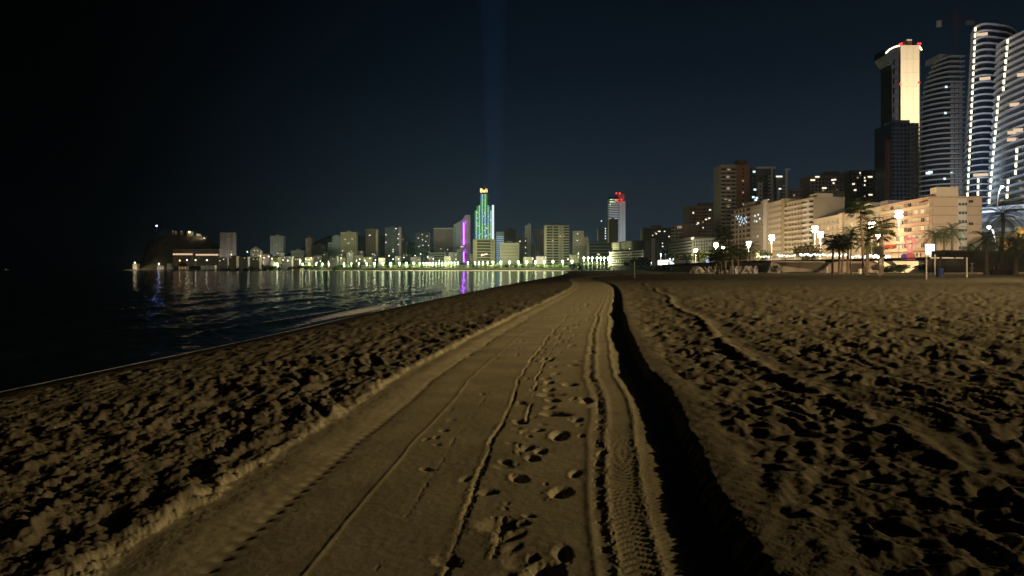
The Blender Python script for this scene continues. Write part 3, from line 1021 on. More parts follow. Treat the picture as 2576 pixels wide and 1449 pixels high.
# purple striped hotel
t = Bld('purple_striped_tower', 'grey hotel tower split by one glowing purple strip', 1169, 1183, 541, 1420, depth=18, cat='hotel')
PUR = emi('purple_neon', (0.46, 0.10, 1.0), 7.0, True)
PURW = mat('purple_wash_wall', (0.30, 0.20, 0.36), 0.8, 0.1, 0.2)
body(t.o, t.w, 18, t.H, W['mauve'], False)
w1 = t.w * .95
b = MB()
b.add([(-w1, 0.5, -5), (-.01, 0.5, -5), (-.01, 18, -5), (-w1, 18, -5), (-w1 * .7, 0.5, t.H * .86), (-.01, 0.5, t.H * .985), (-.01, 18, t.H * .985), (-w1 * .7, 18, t.H * .86)],
      [(0, 1, 5, 4), (1, 2, 6, 5), (2, 3, 7, 6), (3, 0, 4, 7), (4, 5, 6, 7), (3, 2, 1, 0)])
b.build('wing_wall', PURW, t.o)
ax, az_ = t.loc(1166.5, 561)
_, az1 = t.loc(1166.5, 616)
_, az2 = t.loc(1166.5, 634)
_, az3 = t.loc(1166.5, 675)
MB().box(ax - .8, ax + .8, 0.1, 0.45, az1, az_).build('neon_strip', PUR, t.o)
MB().box(ax - .8, ax + .8, 0.1, 0.45, 10, az2).build('neon_strip', PUR, t.o)
put_windows(t.o, 'front', t.w, 18, 6, t.H * .95, 20, 2, 1.2, 1.2, lit=0.03)
for fz in (.12, .3, .5, .7, .85):
    lamp_light('neon_glow', (ax + 1.6, -3.5, t.H * fz), 1.8e3, (.5, .08, 1.0), t.o, .5)
lit_spots(t.o, [(t.loc(1160, 622)[0] + k * 1.9, t.loc(1160, 622)[1]) for k in range(3)], 'warm', 1.6, 2.4)
t = simple('striped_podium_block', 'low striped block at the foot of the purple striped hotel', 1150, 1164, 628, 1380, 'grey', depth=12, bands='grey', nf=9, cat='block', hut=False)
# stepped tower with the light show
t = Bld('illuminated_stepped_tower', 'tallest stepped hotel tower glowing green and blue with rows of white lights', 1194, 1246, 503, 1650, depth=26, cat='hotel tower')
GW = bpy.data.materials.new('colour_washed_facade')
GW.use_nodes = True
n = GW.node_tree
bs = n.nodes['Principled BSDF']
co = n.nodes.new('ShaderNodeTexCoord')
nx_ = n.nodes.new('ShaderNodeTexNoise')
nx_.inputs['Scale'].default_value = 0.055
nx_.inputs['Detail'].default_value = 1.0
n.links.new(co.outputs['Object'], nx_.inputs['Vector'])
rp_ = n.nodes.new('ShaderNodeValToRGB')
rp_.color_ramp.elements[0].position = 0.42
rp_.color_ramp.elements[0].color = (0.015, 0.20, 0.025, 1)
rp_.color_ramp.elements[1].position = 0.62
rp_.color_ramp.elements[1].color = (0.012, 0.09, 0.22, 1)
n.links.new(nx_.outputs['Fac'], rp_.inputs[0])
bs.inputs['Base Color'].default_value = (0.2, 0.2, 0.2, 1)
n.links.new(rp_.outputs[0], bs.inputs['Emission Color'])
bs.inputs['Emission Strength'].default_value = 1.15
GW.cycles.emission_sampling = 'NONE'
u = t.w / 52.0                                        # one survey unit along the front
def tier(xa, xb, ytop, name='wall', m=GW, yf=0.0, yb=26):
    MB().box((xa - 1194) * u, (xb - 1194) * u, yf, yb, -5, PZ(ytop, 1650) - t.base).build(name, m, t.o)
tier(1194, 1236.5, 530)
tier(1199, 1233, 519, yf=-0.6, yb=25)
tier(1208, 1226, 488, yf=-1.2, yb=24)
tier(1226.01, 1229.5, 486, 'pale_side', W['grey'], yf=-0.9, yb=23)
tier(1208.5, 1225.5, 474, 'sign_wall', W['darkbrown'], yf=-0.4, yb=18)
tier(1216, 1222.5, 466, 'roof_hut', W['grey'], yf=4, yb=14)
dot_c = emi('tower_light_white', (0.86, 1.0, 0.62), 0.95, True)
dot_b = emi('tower_light_blue', (0.50, 0.85, 1.0), 0.95, True)
dm = {0: MB().box(-1.0, 1.0, -1.9, -1.3, -1.0, 1.0).mesh('facade_light', dot_c), 1: MB().box(-1.0, 1.0, -1.9, -1.3, -1.0, 1.0).mesh('facade_light', dot_b)}
colx = [(1199.5, 532), (1208, 519), (1217, 490), (1224, 490), (1231.5, 519), (1236, 531)]
colx = [(1198.6, 531), (1206.0, 518), (1213.4, 490), (1220.6, 490), (1228.0, 518), (1235.2, 531)]
for j, (x, y0) in enumerate(colx):
    y = y0
    while y < 601:
        inst('facade_light', dm[1 if rb.random() < .35 else 0], t.o, ((x - 1194) * u, 0, PZ(y, 1650) - t.base))
        y += 3.75
for k in range(26):
    x, y = rb.uniform(1200, 1235), rb.uniform(535, 600)
    inst('facade_light', dm[rb.randint(0, 1)], t.o, ((x - 1194) * u, -0.05, PZ(y, 1650) - t.base))
WST = emi('tower_edge_light', (0.80, 0.92, 1.0), 1.1, True)
z0_, z1_ = PZ(608, 1650) - t.base, PZ(516, 1650) - t.base
b = MB().box((1237.6 - 1194) * u, (1242.6 - 1194) * u, -0.5, 0.5, z0_, z1_)
b.build('edge_light_panel', WST, t.o)
MB().box((1236.6 - 1194) * u, (1243.6 - 1194) * u, 0.6, 24, -5, z1_ + 1.5).build('pale_side', W['grey'], t.o)
tc_ = bpy.data.curves.new('tower_sign', 'FONT')
tc_.body = 'Bali'
tc_.size = 12.5
tc_.extrude = 0.3
tc_.align_x = 'CENTER'
tc_.materials.append(emi('gold_sign', (1.0, 0.78, 0.30), 2.6))
so_ = inst('sign_text', tc_)
bpy.context.view_layer.update()
sm_ = bpy.data.meshes.new_from_object(so_.evaluated_get(bpy.context.evaluated_depsgraph_get()))
bpy.data.objects.remove(so_)
inst('sign_lettering', sm_, t.o, ((1217 - 1194) * u, -1.2, PZ(484, 1650) - t.base), (R(90), 0, 0))
# searchlight beam above it: a glowing cone, its light put into the volume
t0 = t
bm_ = bpy.data.materials.new('beam_glow')
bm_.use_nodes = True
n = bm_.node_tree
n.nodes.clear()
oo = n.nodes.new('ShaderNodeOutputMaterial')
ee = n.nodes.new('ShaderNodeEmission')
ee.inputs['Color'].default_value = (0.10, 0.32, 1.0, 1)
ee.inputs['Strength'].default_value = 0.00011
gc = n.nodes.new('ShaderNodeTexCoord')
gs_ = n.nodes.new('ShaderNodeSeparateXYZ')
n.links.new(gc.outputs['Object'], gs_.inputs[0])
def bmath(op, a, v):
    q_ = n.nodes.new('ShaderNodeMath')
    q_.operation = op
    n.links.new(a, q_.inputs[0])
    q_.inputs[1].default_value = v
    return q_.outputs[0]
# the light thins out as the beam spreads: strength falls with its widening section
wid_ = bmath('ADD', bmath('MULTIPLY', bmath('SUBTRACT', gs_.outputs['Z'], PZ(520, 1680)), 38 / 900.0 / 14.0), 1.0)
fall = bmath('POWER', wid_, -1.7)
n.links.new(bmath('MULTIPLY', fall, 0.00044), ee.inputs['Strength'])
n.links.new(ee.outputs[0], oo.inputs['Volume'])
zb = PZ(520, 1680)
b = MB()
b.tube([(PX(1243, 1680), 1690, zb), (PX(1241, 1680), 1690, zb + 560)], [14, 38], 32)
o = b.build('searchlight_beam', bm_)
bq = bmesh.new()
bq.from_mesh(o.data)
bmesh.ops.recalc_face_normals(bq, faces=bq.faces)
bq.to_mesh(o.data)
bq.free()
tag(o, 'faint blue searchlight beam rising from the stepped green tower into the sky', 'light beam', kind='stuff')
# block in front of it
t = Bld('sign_hotel', 'olive banded hotel with a small red and white sign on its front', 1200, 1246, 603, 1330, 1345, depth=20, cat='hotel')
body(t.o, t.w, 20, t.H, W['olive'])
put_bands(t.o, t.w, 3, t.H - 4, 9, W['olive'], 0.0, .74, 0.7, dark='shadow')
put_windows(t.o, 'front', t.w, 20, 3, t.H - 4, 9, 2, 1.2, 1.2, span=(.76, 1))
SG = emi('sign_red_white', (1.0, 0.62, 0.42), 2.4)
b = MB()
b.tube([(0, 0, 0), (2, 0, 3), (4, 0, 1.5), (6, 0, 2.4), (8.5, 0, 3.2), (12, 0, 3.4)], [1.2, 1.3, .9, .9, .9, .8], 6)
q = t.loc(1214, 641)
b.build('sign_script', SG, t.o, (q[0] - 3, -1.3, q[1] - 2))
t = simple('banded_low_hotel', 'low grey hotel with pale balcony bands between the purple strip and sign hotel', 1182, 1203, 640, 1360, 'grey', depth=14, bands='beige', nf=6, cat='hotel', hut=False)
t = simple('blue_striped_block', 'small block striped with blue white lit balconies', 1248, 1268, 584, 1450, 'bluewhite', depth=16, nf=15, nb=1, win=False, hut=False)
BL = emi('blue_white_balcony_light', (0.42, 0.66, 0.86), 0.55)
bmesh_ = MB().box(0.6, t.w - .6, -0.9, -0.05, 0, 1.6).mesh('lit_balcony', BL)
for k in range(14):
    inst('lit_balcony', bmesh_, t.o, (0, 0, t.H * .12 + k * (t.H * .8 / 14)))
t = simple('flat_brown_block', 'flat roofed brown block behind the low beige block', 1268, 1298, 578, 1480, 'brown', nb=4, nf=16)
t = simple('low_beige_block', 'low wide beige block with a rounded corner look above the seafront trees', 1258, 1306, 612, 1330, 'beige', depth=20, nb=8, nf=7, cat='block')
t = simple('two_light_block', 'dark olive block with two lit windows under its roof', 1302, 1326, 599, 1370, 'darkbrown', nb=4, nf=10, cat='block')
t.spots([(1307, 607), (1309, 607), (1322, 606), (1322, 622), (1322, 637), (1304, 655), (1322, 650)], 'white', 1.7, 1.6)
t = Bld('thin_white_tower', 'thin white tower narrowing below its overhanging top', 1321, 1336, 567, 1440, depth=14, cat='tower block')
MB().box(0, t.w, 0, 12, t.H * .62, t.H).build('wall', W['white'], t.o)
b = MB()
b.add([(t.w * .35, 0.05, -5), (t.w * .9, 0.05, -5), (t.w * .9, 12, -5), (t.w * .35, 12, -5), (t.w * .1, 0.05, t.H * .618), (t.w * .98, 0.05, t.H * .618), (t.w * .98, 12, t.H * .618), (t.w * .1, 12, t.H * .618)],
      [(0, 1, 5, 4), (1, 2, 6, 5), (2, 3, 7, 6), (3, 0, 4, 7), (4, 5, 6, 7), (3, 2, 1, 0)])
b.build('lower_wall', W['white'], t.o)
put_windows(t.o, 'front', t.w, 12, t.H * .62, t.H * .36, 7, 2, 1.1, 1.1)
roofbox(t.o, t.w * .45, t.w * .95, 3, 9, t.H, 4, W['bluewhite'])
t = simple('shaded_side_block', 'short dark block with one green white lamp beside the thin white tower', 1337, 1346, 614, 1400, 'darkbrown', nb=2, nf=9, cat='block', hut=False)
t = simple('mauve_tower', 'mauve tower with one warm window at its top corner', 1346, 1372, 578, 1450, 'mauve', nb=5, nf=18, lit=.02)
t.spots([(1370, 588)], 'warm', 2.2, 1.8)
t = simple('dark_back_tower', 'dark unlit tower behind the beige balcony tower', 1366, 1386, 572, 1500, 'darkbrown', nb=4, nf=17)
# prominent balcony tower
t = Bld('balcony_tower', 'broad beige tower with dark balcony recesses and a plain centre', 1375, 1432, 568, 1290, 1298, depth=20, base=FZ(PX(1400, 1290), 1290), cat='tower block')
body(t.o, t.w, 20, t.H, W['beige'])
put_bands(t.o, t.w, 4, t.H - 5, 15, W['cream'], 0.0, 0.26, 1.2)
put_bands(t.o, t.w, 4, t.H - 5, 15, W['cream'], 0.30, 0.52, 1.2)
put_bands(t.o, t.w, 4, t.H - 5, 15, W['cream'], 0.74, 1.0, 1.2)
put_windows(t.o, 'front', t.w, 20, 4, t.H - 5, 15, 2, 1.0, 1.2, span=(.55, .72))
roofbox(t.o, t.w * .3, t.w * .7, 5, 15, t.H, 5, W['darkbrown'])
t.spots([(1390, 605), (1409, 594), (1419, 594)], 'warm', 2.2, 1.8)
t = Bld('pale_double_block', 'pale block in two widths with a few warm windows', 1441, 1469, 582, 1300, depth=16, base=FZ(PX(1450, 1300), 1300), cat='block')
body(t.o, t.w, 16, t.H, W['beige'])
put_windows(t.o, 'front', t.w, 16, 3, t.H - 4, 13, 4, 1.2, 1.2)
MB().box(t.w + .01, t.w * 1.4, 2, 14, -5, t.H * .85).build('lower_wing', W['beige'], t.o)
wm = window_mesh(1.4, 1.3, W['glassdark'], False, 'glassdark')
for k in range(11):
    inst('window', wm, t.o, (t.w * 1.2, 2, 3 + k * t.H * .07))
t.spots([(1453, 588), (1452, 605)], 'white', 1.8, 1.5)
t = simple('roof_plant_block', 'long low block with pale bands behind the seafront palms', 1482, 1534, 612, 1130, 'darkbrown', depth=18, bands='olive', nf=7, cat='block')
t.spots([(1505, 640), (1507, 641)], 'warm', 3, 2.4)
# red lit rounded tower
t = Bld('red_lit_tower', 'rounded glass tower crowned with red warning lights', 1532, 1574, 493, 1350, depth=24, base=4, cat='tower')
wv = t.w
def rr_poly(w, d, r_, n=6):
    p = []
    for cx_, cy__, a0 in ((r_, r_, 180), (w - r_ * .3, r_ * .3, 270), (w - r_ * .3, d - r_ * .3, 0), (r_, d - r_, 90)):
        rr = r_ if cx_ == r_ else r_ * .3
        for k in range(n + 1):
            a = R(a0 + 90 * k / n)
            p.append((cx_ + rr * math.cos(a), cy__ + rr * math.sin(a)))
    return p
MB().prism(rr_poly(wv * .62, 24, 8), -5, t.H * .985).build('glass_core', W['glassblue'], t.o)
MB().box(wv * .60, wv, 1, 22, -5, t.H * .93).build('side_wall', W['grey'], t.o)
for k in range(4):
    MB().box(wv * (.66 + .09 * k), wv * (.69 + .09 * k), 0.6, 0.98, 0, t.H * .93).build('facade_fin', W['bluewhite'], t.o)
sl = MB().prism([(x * 1.0 - .6, y * 1.03 - .6) for x, y in rr_poly(wv * .63, 24, 8.3)], 0, 1.25).mesh('balcony_slab', W['slab'])
for k in range(38):
    inst('balcony_slab', sl, t.o, (0, 0, 8 + k * (t.H - 12) / 38))
t.spots([(1537, 502), (1540, 502), (1543, 502), (1536, 508), (1540, 508), (1543, 507), (1546, 510), (1549, 503), (1535, 515)], 'green', 2.6, 1.7)
MB().box(wv * .55, wv * .95, 4, 18, t.H * .935, t.H * 1.03).build('roof_hut', W['darkbrown'], t.o)
rl = MB().ball((0, 0, 0), 1.3, 8, 5).mesh('warning_light', E['red'])
for x, y in ((1551, 486), (1560, 486), (1551, 503), (1563, 503)):
    q = t.loc(x, y)
    li = inst('warning_light', rl, t.o, (q[0], -2.0 if y > 490 else 2.5, q[1]))
lamp_light('warning_glow', (wv * .75, -5, t.H * .96), 3.5e3, (1, .03, .02), t.o, 0.6)
lamp_light('warning_glow', (wv * .62, 1.5, t.H * 1.045), 2.5e3, (1, .03, .02), t.o, 0.6)
t = simple('dark_front_tower', 'dark blind tower standing in front of the red lit tower', 1532, 1555, 552, 1150, 'darkbrown', depth=16, nb=1, nf=1, win=False)
b = MB()
t2 = Bld('light_string_block', 'dark stepped block edged with strings of small white lights', 1505, 1532, 575, 1200, depth=16, base=4, cat='block')
body(t2.o, t2.w, 16, t2.H, W['darkgrey'])
put_windows(t2.o, 'front', t2.w, 16, 3, t2.H - 4, 12, 4, 1.3, 1.3)
MB().box(t2.w * .75, t2.w, -1, 14, -4, t2.H * 1.22).build('stair_tower', W['darkgrey'], t2.o)
t2.spots([(1528, y) for y in (558, 563, 568, 574, 580, 587, 594)] + [(1523, y) for y in (575, 581, 587, 594, 600)] + [(1513, 556)], 'cool', 1.7, 1.7)
t2.spots([(1494 + 10, 610), (1510, 612)], 'green', 1.8, 1.6)
# terraced cream hotel
t = Bld('terraced_hotel', 'terraced cream hotel with long slanting balcony bands', 1535, 1622, 626, 900, 800, depth=24, base=4.5, cat='hotel', hD=800)
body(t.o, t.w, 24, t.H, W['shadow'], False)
nfl = 6
for k in range(nfl):
    z = 2.0 + k * (t.H - 2) / nfl
    x0_ = 0.0
    MB().box(x0_, t.w + .4, -1.6, -0.02, z, z + 1.5).build('balcony', W['cream'], t.o)
    MB().box(0.5, t.w - .5, -0.25, -0.015, z + 1.55, z + (t.H - 2) / nfl - .05).build('loggia_shade', W['shadow'], t.o)
for xx in (0.0, .33, .66, .965):
    MB().box(t.w * xx, t.w * xx + 1.6, -1.2, -0.26, 0, t.H).build('party_wall', W['olive'], t.o)
MB().box(0, t.w * .62, 3, 22, t.H + .005, t.H * 1.55).build('upper_wall', W['olive'], t.o)
for k in range(4):
    MB().box(0, t.w * .60, 1.8, 2.98, t.H * (1.06 + .12 * k), t.H * (1.11 + .12 * k)).build('balcony', W['cream'], t.o)
MB().box(t.w * .5, t.w * .62, 1.0, 2.9, t.H * 1.2, t.H * 1.5).build('stair_tower', W['cream'], t.o)
MB().box(t.w * .25, t.w * .29, 1.2, 2.95, t.H + .01, t.H * 1.5).build('dark_strip', W['darkbrown'], t.o)
t.spots([(1582, 641), (1585, 640), (1588, 638)], 'warm', 2.2, 1.6)
t.spots([(1584, 626)], 'green', 1.6, 1.6)
t.spots([(1556, 658), (1551, 657)], 'white', 2.4, 1.3)
# white fin
t = Bld('fin_tower', 'brown block ending in one tall white vertical fin', 1622, 1648, 600, 760, 752, depth=14, base=4.5, cat='block', hD=752)
body(t.o, t.w, 14, t.H * .92, W['brown'])
MB().box(t.w * .68, t.w, -1.2, 0.4, -3, t.H).build('fin', W['white'], t.o)
put_windows(t.o, 'front', t.w, 14, 2, t.H * .85, 7, 2, 1.0, 1.1, span=(.45, .66))
t.spots([(1642, 592)], 'warm', 1.2, 1.2)
t = simple('lit_window_slab', 'dark brown slab with a few white windows behind the white fin', 1618, 1690, 574, 900, 'darkbrown', depth=20, nf=15, nb=11)
t.spots([(1657, 582), (1660, 582), (1672, 582), (1651, 588), (1683, 595), (1666, 612), (1667, 620), (1668, 628), (1672, 640)], 'white', 1.8, 1.2)
t = Bld('brown_balcony_block', 'brown block with pale balconies on one half, reddish blind wall on the other', 1690, 1733, 566, 640, 628, depth=18, base=4.6, cat='block', hD=628)
body(t.o, t.w, 18, t.H, W['brown'])
put_bands(t.o, t.w, 3, t.H - 4, 11, W['beige'], 0.0, .62, 1.1, bays=3)
MB().box(t.w * .66, t.w, -.3, -.02, 0, t.H).build('blind_wall', W['brick'], t.o)
t.spots([(1707, 572), (1712, 572)], 'dim', 2.5, 2.5)
t = Bld('dotted_brown_tower', 'broad dark brown tower dotted with many lit windows', 1731, 1812, 520, 690, 690, depth=20, base=4.8, cat='tower block')
body(t.o, t.w, 20, t.H, W['brown'])
put_windows(t.o, 'front', t.w, 20, 4, t.H - 5, 17, 12, 1.25, 1.3, .05, ('dim', 'white'))
t.spots([(1746, 536), (1786, 528), (1776, 552), (1784, 549), (1756, 561), (1741, 566), (1753, 566), (1751, 575), (1741, 571), (1770, 573)], 'white', 1.9, 1.2)
for k in (0.2, .5, .8):
    MB().box(t.w * k - .5, t.w * k + .5, -.6, -.02, 0, t.H).build('facade_fin', W['darkbrown'], t.o)
roofbox(t.o, t.w * .4, t.w * .85, 4, 14, t.H, 4, W['darkbrown'])
# brick and beige tower
t = Bld('brick_tower', 'tall tower with beige balconies beside a red brick blind wall', 1813, 1852, 417, 600, 600, depth=22, base=5, cat='tower block')
body(t.o, t.w, 22, t.H, W['beige'])
put_bands(t.o, t.w, 4, t.H - 6, 24, W['cream'], 0.02, 0.98, 1.2, bays=3, dark='shadow')
t.spots([(1833, 428), (1832, 474), (1826, 500), (1832, 518), (1836, 505), (1831, 446)], 'dim', 2.4, 2.2)
w2 = PX(1884, 604) - PX(1852, 604)
e_ = Bld('brick_wing', '', 1852.5, 1886, 414, 600.5, 600.5, depth=22, base=5)
for nm in ('x',):
    wing = empty('blind_wing', (0, 0, 0))
    wing.parent = t.o
bpy.data.objects.remove(wing)
e_.o.parent = t.o
e_.o.matrix_parent_inverse = t.o.matrix_basis.inverted()
for kx in ('label', 'category'):
    if kx in e_.o:
        del e_.o[kx]
e_.o.name = 'blind_wing'
MB().box(0, e_.w, 0.02, 20, -4, e_.H).build('wall', W['brick'], e_.o)
put_windows(e_.o, 'front', e_.w, 20, 4, e_.H - 6, 24, 1, 1.3, 1.3, .25, ('dim',), span=(.3, .7))
MB().box(e_.w * .25, e_.w * 1.0, 6, 14, e_.H + .01, e_.H + 5).build('roof_hut', W['darkbrown'], e_.o)
# modern dark tower with white fins
t = Bld('white_fin_tower', 'dark modern twin tower with white vertical fins and angled roof slabs', 1893, 1949, 424, 600, 600, depth=22, base=5, cat='tower block')
body(t.o, t.w, 22, t.H, W['darkgrey'], False)
q = lambda x: t.loc(x, 500)[0]
MB().box(q(1906), q(1918), -.8, -.02, 0, t.H * .86).build('white_panel', W['white'], t.o)
for k in range(17):
    inst('window', window_mesh(1.3, 1.2, W['glassdark'], False, 'glassdark'), t.o, (q(1912), -.85, 14 + k * t.H * .045))
MB().box(q(1939), q(1943), -1.6, -.02, 0, t.H * 1.0).build('fin', W['white'], t.o)
MB().box(q(1903), q(1950), -1.4, 8, t.H + .003, t.H + 1.3).build('roof_slab', W['white'], t.o)
bal = MB().box(q(1933), q(1938.8), -1.3, -.02, 0, 1.1).mesh('balcony', W['white'])
for k in range(24):
    inst('balcony', bal, t.o, (0, 0, 8 + k * (t.H - 12) / 24))
MB().box(q(1954), q(1980), 2, 20, -5, t.H * .93).build('second_wall', W['darkgrey'], t.o)
MB().box(q(1957), q(1963), 1.2, 1.98, 0, t.H * .77).build('white_panel', W['white'], t.o)
MB().box(q(1977), q(1982), 0.6, 1.98, 0, t.H * .985).build('fin', W['white'], t.o)
MB().box(q(1975), q(1989), 0.3, 8, t.H * .985 + .01, t.H * .985 + 1.2).build('roof_slab', W['white'], t.o)
bal = MB().box(q(1970), q(1976.8), 0.8, 1.98, 0, 1.1).mesh('balcony', W['white'])
for k in range(22):
    inst('balcony', bal, t.o, (0, 0, 8 + k * (t.H * .9 - 12) / 22))
gwin = window_mesh(2.2, 1.5, W['glassdark'], False, 'glassdark')
for k in range(22):
    inst('window', gwin, t.o, (q(1898), 0, 8 + k * (t.H - 12) / 22))
    inst('window', gwin, t.o, (q(1926), 0, 8 + k * (t.H - 12) / 22))
t.spots([(1897, 432), (1899, 477), (1895, 496), (1901, 503), (1904, 498)], 'cool', 2.0, 1.5)
t.spots([(1933, 503), (1955, 444), (1961, 444), (1965, 444), (1962, 475)], 'white', 2.0, 1.2)
t = simple('low_red_gap_block', 'dim reddish block in the gap behind the long apartment row', 1985, 2018, 476, 640, 'brown', depth=18, nf=22, nb=4, hut=False)
t = Bld('lit_top_tower', 'dark brown tower with bright windows near its roof behind the olive block', 2037, 2122, 444, 640, 640, depth=22, base=5, cat='tower block')
body(t.o, t.w, 22, t.H, W['brown'])
put_windows(t.o, 'front', t.w, 22, 4, t.H - 5, 23, 9, 1.5, 1.4, .07, ('dim', 'dim', 'white'))
roofbox(t.o, t.w * .5, t.w * .95, 4, 16, t.H, 5, W['darkbrown'])
t.spots([(2047, 453), (2054, 445), (2058, 445), (2094, 453), (2100, 452), (2071, 473), (2076, 473), (2042, 453)], 'white', 2.3, 1.3)
t = Bld('scattered_light_tower', 'dark brown tower with scattered windows beside the gold panel skyscraper', 2141, 2234, 430, 640, 640, depth=22, base=5, cat='tower block')
body(t.o, t.w, 22, t.H, W['brown'])
put_windows(t.o, 'front', t.w, 22, 4, t.H - 5, 24, 10, 1.5, 1.4, .10, ('dim', 'dim', 'white', 'warm'))
for k in (0.3, .62):
    MB().box(t.w * k - 1.4, t.w * k + 1.4, -.5, -.02, 0, t.H).build('facade_fin', W['darkbrown'], t.o)
t.spots([(2165, 435), (2168, 441), (2186, 445), (2191, 445), (2195, 445), (2188, 490), (2192, 490), (2151, 478), (2147, 463), (2175, 455)], 'white', 2.2, 1.3)

# ================================================================ the skyscrapers on the right
# gold panel tower
D = 600.0
t = Bld('gold_panel_skyscraper', 'slender skyscraper with a tall floodlit gold panel and red roof lights', 2265, 2312, 114, D, depth=30, base=6, cat='skyscraper')
w = t.w
FL = bpy.data.materials.new('floodlit_stone')
body_d = 30
MB().box(0, w, 0.0, body_d, 0, t.H).build('panel_core', W['darkgrey'], t.o)
nrow, ncol = 16, 3
pm = MB().box(0.04, w / ncol - 0.04, -0.5, -0.02, 0.05, t.H / nrow - 0.07).mesh('facade_panel', W['gold'])
for i in range(nrow):
    for j in range(ncol):
        inst('facade_panel', pm, t.o, (w * j / ncol, 0, t.H * i / nrow))
# leg that flares out under the roof
pts = [(2250, 330), (2250, 170), (2247, 158), (2240, 146), (2233, 135), (2233, 119)]
b = MB()
vs, fs = [], []
for x, y in pts:
    X0, Z = PX(x, D) - t.A.x, PZ(y, D) - t.base
    vs += [(X0, 4, Z), (-.02, 2, Z), (-.02, 26, Z), (X0, 22, Z)]
for i in range(len(pts) - 1):
    for k in range(4):
        a, c = i * 4 + k, i * 4 + (k + 1) % 4
        fs.append((a, c, c + 4, a + 4))
fs += [(3, 2, 1, 0), tuple(range(len(vs) - 4, len(vs)))]
b.add(vs, fs).build('flared_leg', W['glassdark'], t.o)
for k in range(7):
    y = 150 + k * 24
    MB().box(PX(2253, D) - t.A.x, PX(2262, D) - t.A.x, 1.6, 2.2, PZ(y + 13, D) - t.base, PZ(y, D) - t.base).build('stair_window', W['glassdark'], t.o)
MB().box(w + .02, w + 2.2, 2, 26, 0, t.H * .985).build('side_leg', W['glassdark'], t.o)
EDG = emi('roof_edge_light', (1.0, 0.95, 0.55), 4.0)
MB().tube([(PX(2233, D) - t.A.x, 3, PZ(131, D) - t.base), (PX(2240, D) - t.A.x, 1.5, PZ(123, D) - t.base), (PX(2252, D) - t.A.x, 1.2, PZ(117, D) - t.base), (PX(2264, D) - t.A.x, 1, PZ(114, D) - t.base)], 0.55, 6).build('roof_edge_light', EDG, t.o)
MB().tube([(w + 0.5, 0.5, t.H - .5), (w + 3.0, 1.5, t.H - 3.4)], 0.55, 6).build('roof_edge_light', EDG, t.o)
MB().box(w * .25, w * .42, 4, 12, t.H + .01, t.H + 3.5).build('roof_hut', W['cream'], t.o)
MB().box(w * .52, w * .8, 5, 16, t.H + .01, t.H + 6.5).build('roof_hut', W['cream'], t.o)
rl = MB().ball((0, 0, 0), .75, 8, 5).mesh('warning_light', E['red'])
for x, y in ((2262, 112), (2266, 111), (2308, 111), (2313, 111), (2263, 212), (2310, 209)):
    inst('warning_light', rl, t.o, (PX(x, D) - t.A.x, -1.2, PZ(y, D) - t.base))
GOLDZ = (t.A.x + w / 2, D, 0)
# dark tower under construction in front of it
D = 500.0
t = Bld('construction_tower', 'dark glass tower under construction below the gold panel', 2243, 2312, 309, D, depth=24, base=6, cat='tower')
w = t.w
MB().box(0.2, w, 0.3, 24, 0, t.H).build('glass_core', W['glassblue'], t.o)
fl = MB().box(-.1, w * .82, -.5, 0.28, 0, .5).mesh('floor_slab', W['darkgrey'])
fl2 = MB().box(w * .86, w + .3, -.7, .28, 0, .7).mesh('floor_slab', W['darkgrey'])
nfl = 33
for k in range(nfl):
    inst('floor_slab', fl, t.o, (0, 0, 3 + k * (t.H - 4) / nfl))
    inst('floor_slab', fl2, t.o, (0, 0, 3 + k * (t.H - 4) / nfl))
for k in range(1, 7):
    MB().box(w * .135 * k - .18, w * .135 * k + .18, -.75, -.52, 0, t.H).build('column', W['darkgrey'], t.o)
MB().box(w * .15, w * .75, 3, 16, t.H + .01, t.H + 2.5).build('roof_hut', W['darkgrey'], t.o)
# builder's hoist on its left edge
b = MB()
for x in (-2.6, -.6):
    for y in (1.0, 3.0):
        b.box(x - .12, x + .12, y - .12, y + .12, 0, t.H * .88)
for k in range(40):
    z = k * t.H * .88 / 40
    b.box(-2.7, -.5, .9, 1.1, z, z + .2)
b.build('hoist_mast', mat('hoist_red', (0.20, 0.05, 0.035), 0.6), t.o)

def ring_tower(name, label, D, slab_poly, core_inset, nfl, z0, z1, shrink, slab_mat, core_mat, thick=0.55, cat='skyscraper'):
    """slab_poly(k in 0..1) gives the plan of each floor in world metres"""
    o_ = empty(name, (PX(slab_poly[0], D) if not callable(slab_poly) else 0, D, 0), 0, label, cat)
    return o_

# broad curved tower
D = 455.0
name_o = empty('curved_slab_tower', (PX(2370, D), D, 5), 0, 'broad unlit tower with curved pale floor slabs beside the LED towers', 'skyscraper')
ox = PX(2370, D)
nfl = 41
ztop = PZ(140, D) - 5
def jj_poly(f, inset=0.0):
    """f: 0 foot, 1 roof; the rounded side draws in towards the roof"""
    lx = np.interp(f, [0, .55, .8, .9, 1.0], [2313, 2311, 2316, 2325, 2347])
    bx_ = np.interp(f, [0, 1], [2394, 2398])
    L_, B_, R_ = PX(lx, D + 17) - ox + inset, PX(bx_, D) - ox, PX(2432, D) - ox - inset
    p = []
    for k in range(9):
        a = R(180 + 88 * k / 8)
        p.append((B_ + (B_ - L_) * math.cos(a), 17 + inset * .3 + (16 - inset) * math.sin(a)))
    p += [(R_, 1.5 + inset), (R_, 32), (PX(lx + 8, D + 34) - ox + inset, 34)]
    return p
for k in range(nfl):
    f = k / (nfl - 1)
    z = 2 + f * (ztop - 2)
    MB().prism(jj_poly(f), z, z + 0.62).build('floor_slab', W['slabgrey'], name_o)
segs = [0, .25, .55, .7, .8, .9, .96, 1.0]
